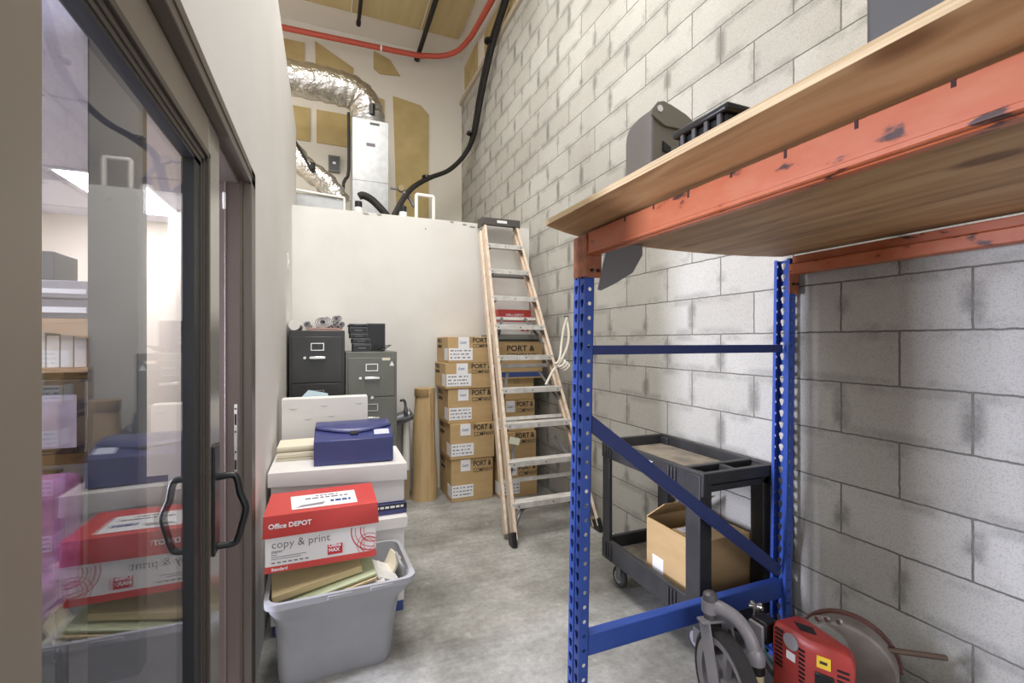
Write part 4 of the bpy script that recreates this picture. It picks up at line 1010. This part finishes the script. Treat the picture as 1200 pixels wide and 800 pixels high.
cent = [(.487, 5.85, 3.993), (.487, 5.85, 4.10), (.45, 5.84, 4.24), (.33, 5.82, 4.36), (.12, 5.80, 4.39), (-.2, 5.78, 4.39), (-.8, 5.76, 4.38), (-1.4, 5.75, 4.37)]
n_ = 7*7+1
dm.tube([Vector(p)-base for p in cent], [.192+.006*sin(i*1.7)+.005*random.uniform(-1, 1) for i in range(n_)], 28, smooth=7)
dm.build('foil_duct', M['foil'], dc)
for z in (4.06,): MB().lathe([(.198, -.02), (.203, 0), (.198, .02)], (0, 0, z-3.99), 32).build('tape_band', M['galv'], dc)
MB().cyl((.02, -.2, .08), (.02, -.2, .16), .032, 16).cyl((.02, -.2, .16), (.02, -.2, .20), .036, 16).build('duct_cap', M['black'], dc)
rdct = thing('return_duct', 'lower silver foil return duct beside the air handler', 'duct', (-.02, 5.25, 2.52))
b0 = Vector((-.02, 5.25, 2.52))
MB().tube([Vector(p)-b0 for p in ((-.6, 5.4, 3.75), (-.35, 5.35, 3.42), (-.2, 5.3, 3.22), (-.02, 5.25, 3.08), (.10, 5.25, 2.93), (.14, 5.26, 2.86))], [.10+.008*sin(i*2.1)+.01*min(i, 24)/6*.6 for i in range(26)], 22, smooth=5).build('foil_duct', M['foil'], rdct)
MB().box(-.27, .21, -.12, .3, 0, .38).build('plenum_box', M['galv'], rdct, bevel=.005)
MB().cyl((-.29, -.14, .40), (.20, -.14, .37), .012, 10).cyl((.20, -.14, .37), (.20, -.14, 0), .012, 10).build('strap_pipe', M['pvc'], rdct)
el = thing('junction_box', 'grey electrical box on the loft wall beside the air handler', 'box', (.105, 6.74, 3.72))
MB().box(-.075, .075, 0, .06, 0, .22).build('housing', M['cabgrey'], el, bevel=.004)
MB().box(-.06, .06, -.004, .001, .015, .20).build('cover', M['slab'], el, bevel=.002)
MB().box(-.02, .02, -.006, -.003, .10, .13).build('sticker', M['label'], el)
cd = MB().tube([(.24, 5.55, 4.0), (.24, 5.55, 3.35), (.20, 5.53, 3.22), (.18, 5.5, 3.1), (.18, 5.45, 2.52)], .018, 10, smooth=4)
tag(cd.build('conduit', M['tube_black']), 'thin dark conduit running down the left edge of the air handler', 'pipe')
ff = MB().tube([(-.55, 5.0, 3.72), (-.33, 5.05, 3.45), (-.2, 5.1, 3.25), (-.13, 5.1, 3.12), (-.12, 5.1, 3.16)], .014, 8, smooth=4).cyl((-.125, 5.1, 3.14), (-.125, 5.1, 3.21), .025, 12)
tag(ff.build('drain_hose', M['tube_black']), 'thin black hose with a fitting above the lower foil duct', 'hose')
# black insulated line set
cbs = thing('insulated_pipes', 'pair of thick black insulated pipes sweeping down to the loft edge', 'pipes', (1.0, 6.0, 3.4))
cb0 = Vector((1.0, 6.0, 3.4))
path = [(1.885, 4.0, 5.66), (1.885, 4.55, 5.45), (1.885, 4.95, 5.24), (1.88, 5.32, 5.06), (1.87, 5.72, 4.65), (1.865, 6.02, 4.22), (1.79, 6.15, 3.99), (1.57, 6.18, 3.75), (1.27, 6.1, 3.57), (1.02, 5.8, 3.33), (.80, 5.2, 2.98), (.64, 4.78, 2.66), (.58, 4.70, 2.52)]
wts = (.3, .7, 1, 1.1, 1, .7, .3, .5, .8, .6, .5, .5, .5)
for off, rad_ in (((0, 0, 0), .030), ((-.02, -.2, -.07), .026)):
    MB().tube([Vector(p)+Vector(off)*q-cb0 for p, q in zip(path, wts)], rad_, 10, smooth=6).build('pipe_run', M['tube_black'], cbs)
bnds = MB()
for i in (3, 5, 8): bnds.lathe([(.045, -.014), (.062, -.014), (.062, .014), (.045, .014)], Vector(path[i])-cb0+Vector((-.03, -.03, 0)), 14)
bnds.build('pipe_tie', M['black'], cbs)
bp_ = thing('pipe_branch', 'black foam covered pipe stub lying along the loft edge', 'pipe', (.4, 4.7, 2.6))
MB().tube([(-.10, 0, .20), (-.06, 0, .215), (.02, 0, .18), (.12, -.02, .08), (.18, -.03, .0)], .036, 12, smooth=4).tube([(-.10, -.06, -.03), (.1, -.06, -.045), (.22, -.04, -.05)], .034, 12, smooth=3).build('foam_sleeve', M['tube_black'], bp_)
vl = thing('pipe_valve', 'small brass and grey valve cluster beside the air handler', 'valve', (.80, 5.35, 3.08))
MB().lathe([(0, -.03), (.035, -.03), (.045, 0), (.035, .03), (0, .03)], (0, 0, .06), 16, 'y').build('valve_body', mat('dull_brass', '#8b7a5c', .4, .5), vl)
MB().cyl((-.12, 0, .05), (.03, 0, .05), .013, 10).cyl((.02, 0, .05), (.02, 0, -.3), .012, 10).tube([(.02, 0, .03), (.09, -.05, -.06), (.13, -.1, -.16)], .02, 10, smooth=4).build('valve_pipe', M['alu_dark'], vl)
for x, lab in ((.278, 'black capped white pipe stub in front of the air handler'), (.685, 'black capped white pipe stub beside the white pipe loop')):
    c_ = thing('capped_pipe', lab, 'pipe', (x, 4.45, 2.52), 0, 'capped drain stubs on the loft edge')
    MB().cyl((0, 0, 0), (0, 0, .10), .036, 18).build('pipe_stub', M['pvc'], c_)
    MB().cyl((0, 0, .10), (0, 0, .155), .033, 18).build('black_cap', M['black'], c_)
pv = MB().tube([(.838, 4.6, 2.50), (.838, 4.6, 2.85), (.842, 4.6, 2.856), (1.006, 4.6, 2.852), (1.011, 4.6, 2.845), (1.011, 4.6, 2.50)], .017, 12)
tag(pv.build('pipe_loop', M['pvc']), 'white square pipe loop standing on the loft edge', 'pipe')
# sprinkler pipe and ceiling pipes
rp_ = thing('sprinkler_pipe', 'red sprinkler pipe running under the ceiling and round the corner', 'pipe', (.7, 6.5, 5.42))
r0 = Vector((.7, 6.5, 5.42))
MB().tube([Vector(p)-r0 for p in ((-1.6, 6.5, 5.36), (.9, 6.5, 5.42), (1.35, 6.5, 5.46), (1.58, 6.44, 5.485), (1.72, 6.28, 5.49), (1.78, 6.0, 5.47), (1.80, 5.6, 5.43), (1.80, 4.0, 5.30))], .036, 14, smooth=6).build('pipe_run', M['redpipe'], rp_)
MB().lathe([(.036, -.012), (.043, -.012), (.043, .012), (.036, .012)], (0, 0, -.005), 16, 'x').build('pipe_clip', M['label'], rp_)
bp1 = thing('ceiling_pipe', 'long black pipe slanting under the ceiling right of the silver duct', 'pipe', (1.24, 6.2, 5.54))
MB().cyl((0, .55, 0), (.0, -2.2, 0), .032, 14).build('pipe_run', M['tube_black'], bp1)
MB().lathe([(.0, .57), (.042, .57), (.042, .49), (.0, .49)], (0, 0, 0), 16, 'y').build('pipe_end', M['tube_black'], bp1)
bp2 = thing('ceiling_pipe', 'shorter black pipe at the photo top above the silver duct', 'pipe', (.395, 6.1, 5.55))
MB().cyl((0, .22, 0), (.0, -2.1, 0), .024, 14).build('pipe_run', M['tube_black'], bp2)
MB().lathe([(.0, .235), (.030, .235), (.030, .17), (.0, .17)], (0, 0, 0), 16, 'y').build('pipe_end', M['tube_black'], bp2)

# ------------------------------------------------------------------ office beyond the glass
lp = thing('ceiling_light', 'bright ceiling light panel in the office beyond the glass', 'light', (-1.55, 4.78, 2.60))
MB().box(-.26, .26, -.58, .58, 0, .012).build('light_frame', M['label'], lp)
MB().box(-.24, .24, -.56, .56, -.004, .0).build('diffuser', M['panel_glow'], lp)
l2 = thing('ceiling_light', 'added unseen office light panel, nearer the glass door', 'light', (-2.3, 2.7, 2.60))  # added panel out of view, only brightens the office
MB().box(-.26, .26, -.58, .58, 0, .012).build('light_frame', M['label'], l2)
MB().box(-.24, .24, -.56, .56, -.004, .0).build('diffuser', M['panel_glow'], l2)
bk = thing('bookcase', 'wooden bookcase with arched top rail in the office beyond the glass', 'bookcase', (-1.75, 3.1, 0))
bw, bh = .62, 1.50
MB().box(0, .03, 0, .35, 0, bh).box(bw-.03, bw, 0, .35, 0, bh).build('side_panel', M['wood'], bk, bevel=.002)
for z in (.06, .5, .95, 1.22, 1.48): MB().box(.03, bw-.03, .01, .35, z, z+.025).build('shelf', M['wood'], bk, bevel=.002)
MB().prism([(.03, 1.48), (.03, 1.40)] + [(.03+(bw-.06)*i/12, 1.40+.035*sin(pi*i/12)) for i in range(1, 12)] + [(bw-.03, 1.40), (bw-.03, 1.48)], 'y', 0, .02).build('arched_rail', M['wood'], bk)
MB().box(.03, bw-.03, .335, .35, 0, bh).build('back_panel', M['wood'], bk)
for i in range(9):
    b_ = MB().box(0, .052, 0, .22, 0, .17+.01*(i % 3)).build('binder', M['paper'] if i % 4 else M['whitecard'], None, bevel=.003, loc=(-1.70+.057*i, 3.14, 1.2455))
    tag(b_, 'white binder in the row on the upper bookcase shelf, ' + ('first from the left', 'second from the left', 'third from the left', 'fourth from the left', 'in the middle', 'sixth from the left', 'third from the right end', 'second from the right end', 'at the right end')[i], 'binder', 'binders in the office bookcase')
for i, (x, ww, m_) in enumerate(((-1.68, .12, 'slab'), (-1.54, .16, 'whitecard'), (-1.36, .10, 'slab'), (-1.24, .07, 'whitecard'))):
    b_ = MB().box(0, ww, 0, .2, 0, .20).build('file_box', M[m_], None, bevel=.003, loc=(x, 3.13, .976))
    tag(b_, ('dark file box at the left of the second bookcase shelf', 'white file box beside it in the middle of the second bookcase shelf', 'narrow dark file box right of the middle of the second bookcase shelf', 'narrow white file box at the right end of the second bookcase shelf')[i], 'file box', 'file boxes in the office bookcase')
pn = thing('printer', 'grey office printer on top of the bookcase beyond the glass', 'printer', (-1.46, 3.27, 1.505))
MB().box(-.28, .32, -.16, .14, 0, .10).build('paper_base', M['greyink'], pn, bevel=.006)
MB().box(-.28, .30, -.165, .14, .105, .20).build('printer_body', M['castgrey'], pn, bevel=.008)
MB().box(-.26, .28, -.168, -.16, .03, .06).build('tray_slot', M['label'], pn)
MB().box(-.26, .28, -.17, -.16, .13, .155).build('output_slot', M['label'], pn)
tw = MB().box(-1.62, -1.33, 3.15, 3.4, 1.711, 1.86).build('black_case', M['slab'], bevel=.004)
tag(tw, 'dark box on top of the office printer beyond the glass', 'box')
ds = thing('office_desk', 'office desk with monitor beyond the glass, in front of the bookcase', 'desk', (-1.3, 2.75, 0))
MB().box(-.6, .22, -.2, .3, .72, .75).build('desktop', M['slab'], ds, bevel=.003)
for x in (-.55, .17): MB().box(x, x+.04, -.18, .28, 0, .72).build('leg', M['slab'], ds)
mo = thing('monitor', 'black framed monitor showing a pale picture on the office desk', 'monitor', (-1.27, 2.80, .751))
MB().box(-.27, .20, 0, .03, .10, .45).build('bezel', M['screen'], mo, bevel=.004)
MB().box(-.10, .17, -.002, .001, .13, .38).build('screen_picture', mat('pale_picture', '#c9bfcf', .4, col2='#8a8496', scale=5), mo)
MB().box(-.06, .02, 0, .03, .0, .12).box(-.13, .08, -.06, .1, 0, .012).build('monitor_stand', M['black'], mo)
pk = MB().lathe([(0, 0), (.08, .0), (.105, .04), (.105, .09), (.07, .14), (0, .15)], (-1.26, 2.625, .7515), 24).build('cushion', M['pink'])
tag(pk, 'pink patterned cushion on the office desk below the monitor', 'cushion')
pu = MB().lathe([(0, 0), (.10, .0), (.13, .05), (.09, .10), (0, .11)], (-1.55, 2.66, .7515), 24).build('cushion', M['purple'])
tag(pu, 'purple cushion at the far left of the office desk', 'cushion')
ch = thing('fabric_chair', 'pink upholstered chair in the office beyond the glass', 'chair', (-1.14, 2.16, 0))
MB().box(-.25, .23, -.22, .22, .38, .50).build('seat', M['pink'], ch, bevel=.04, seg=4)
MB().box(-.25, .23, .14, .24, .45, .86).build('backrest', M['pink'], ch, bevel=.04, seg=4)
for x, y in ((-.2, -.17), (.18, -.17), (-.2, .17), (.18, .17)): MB().cyl((x, y, 0), (x, y, .39), .02, 10).build('leg', M['black'], ch)
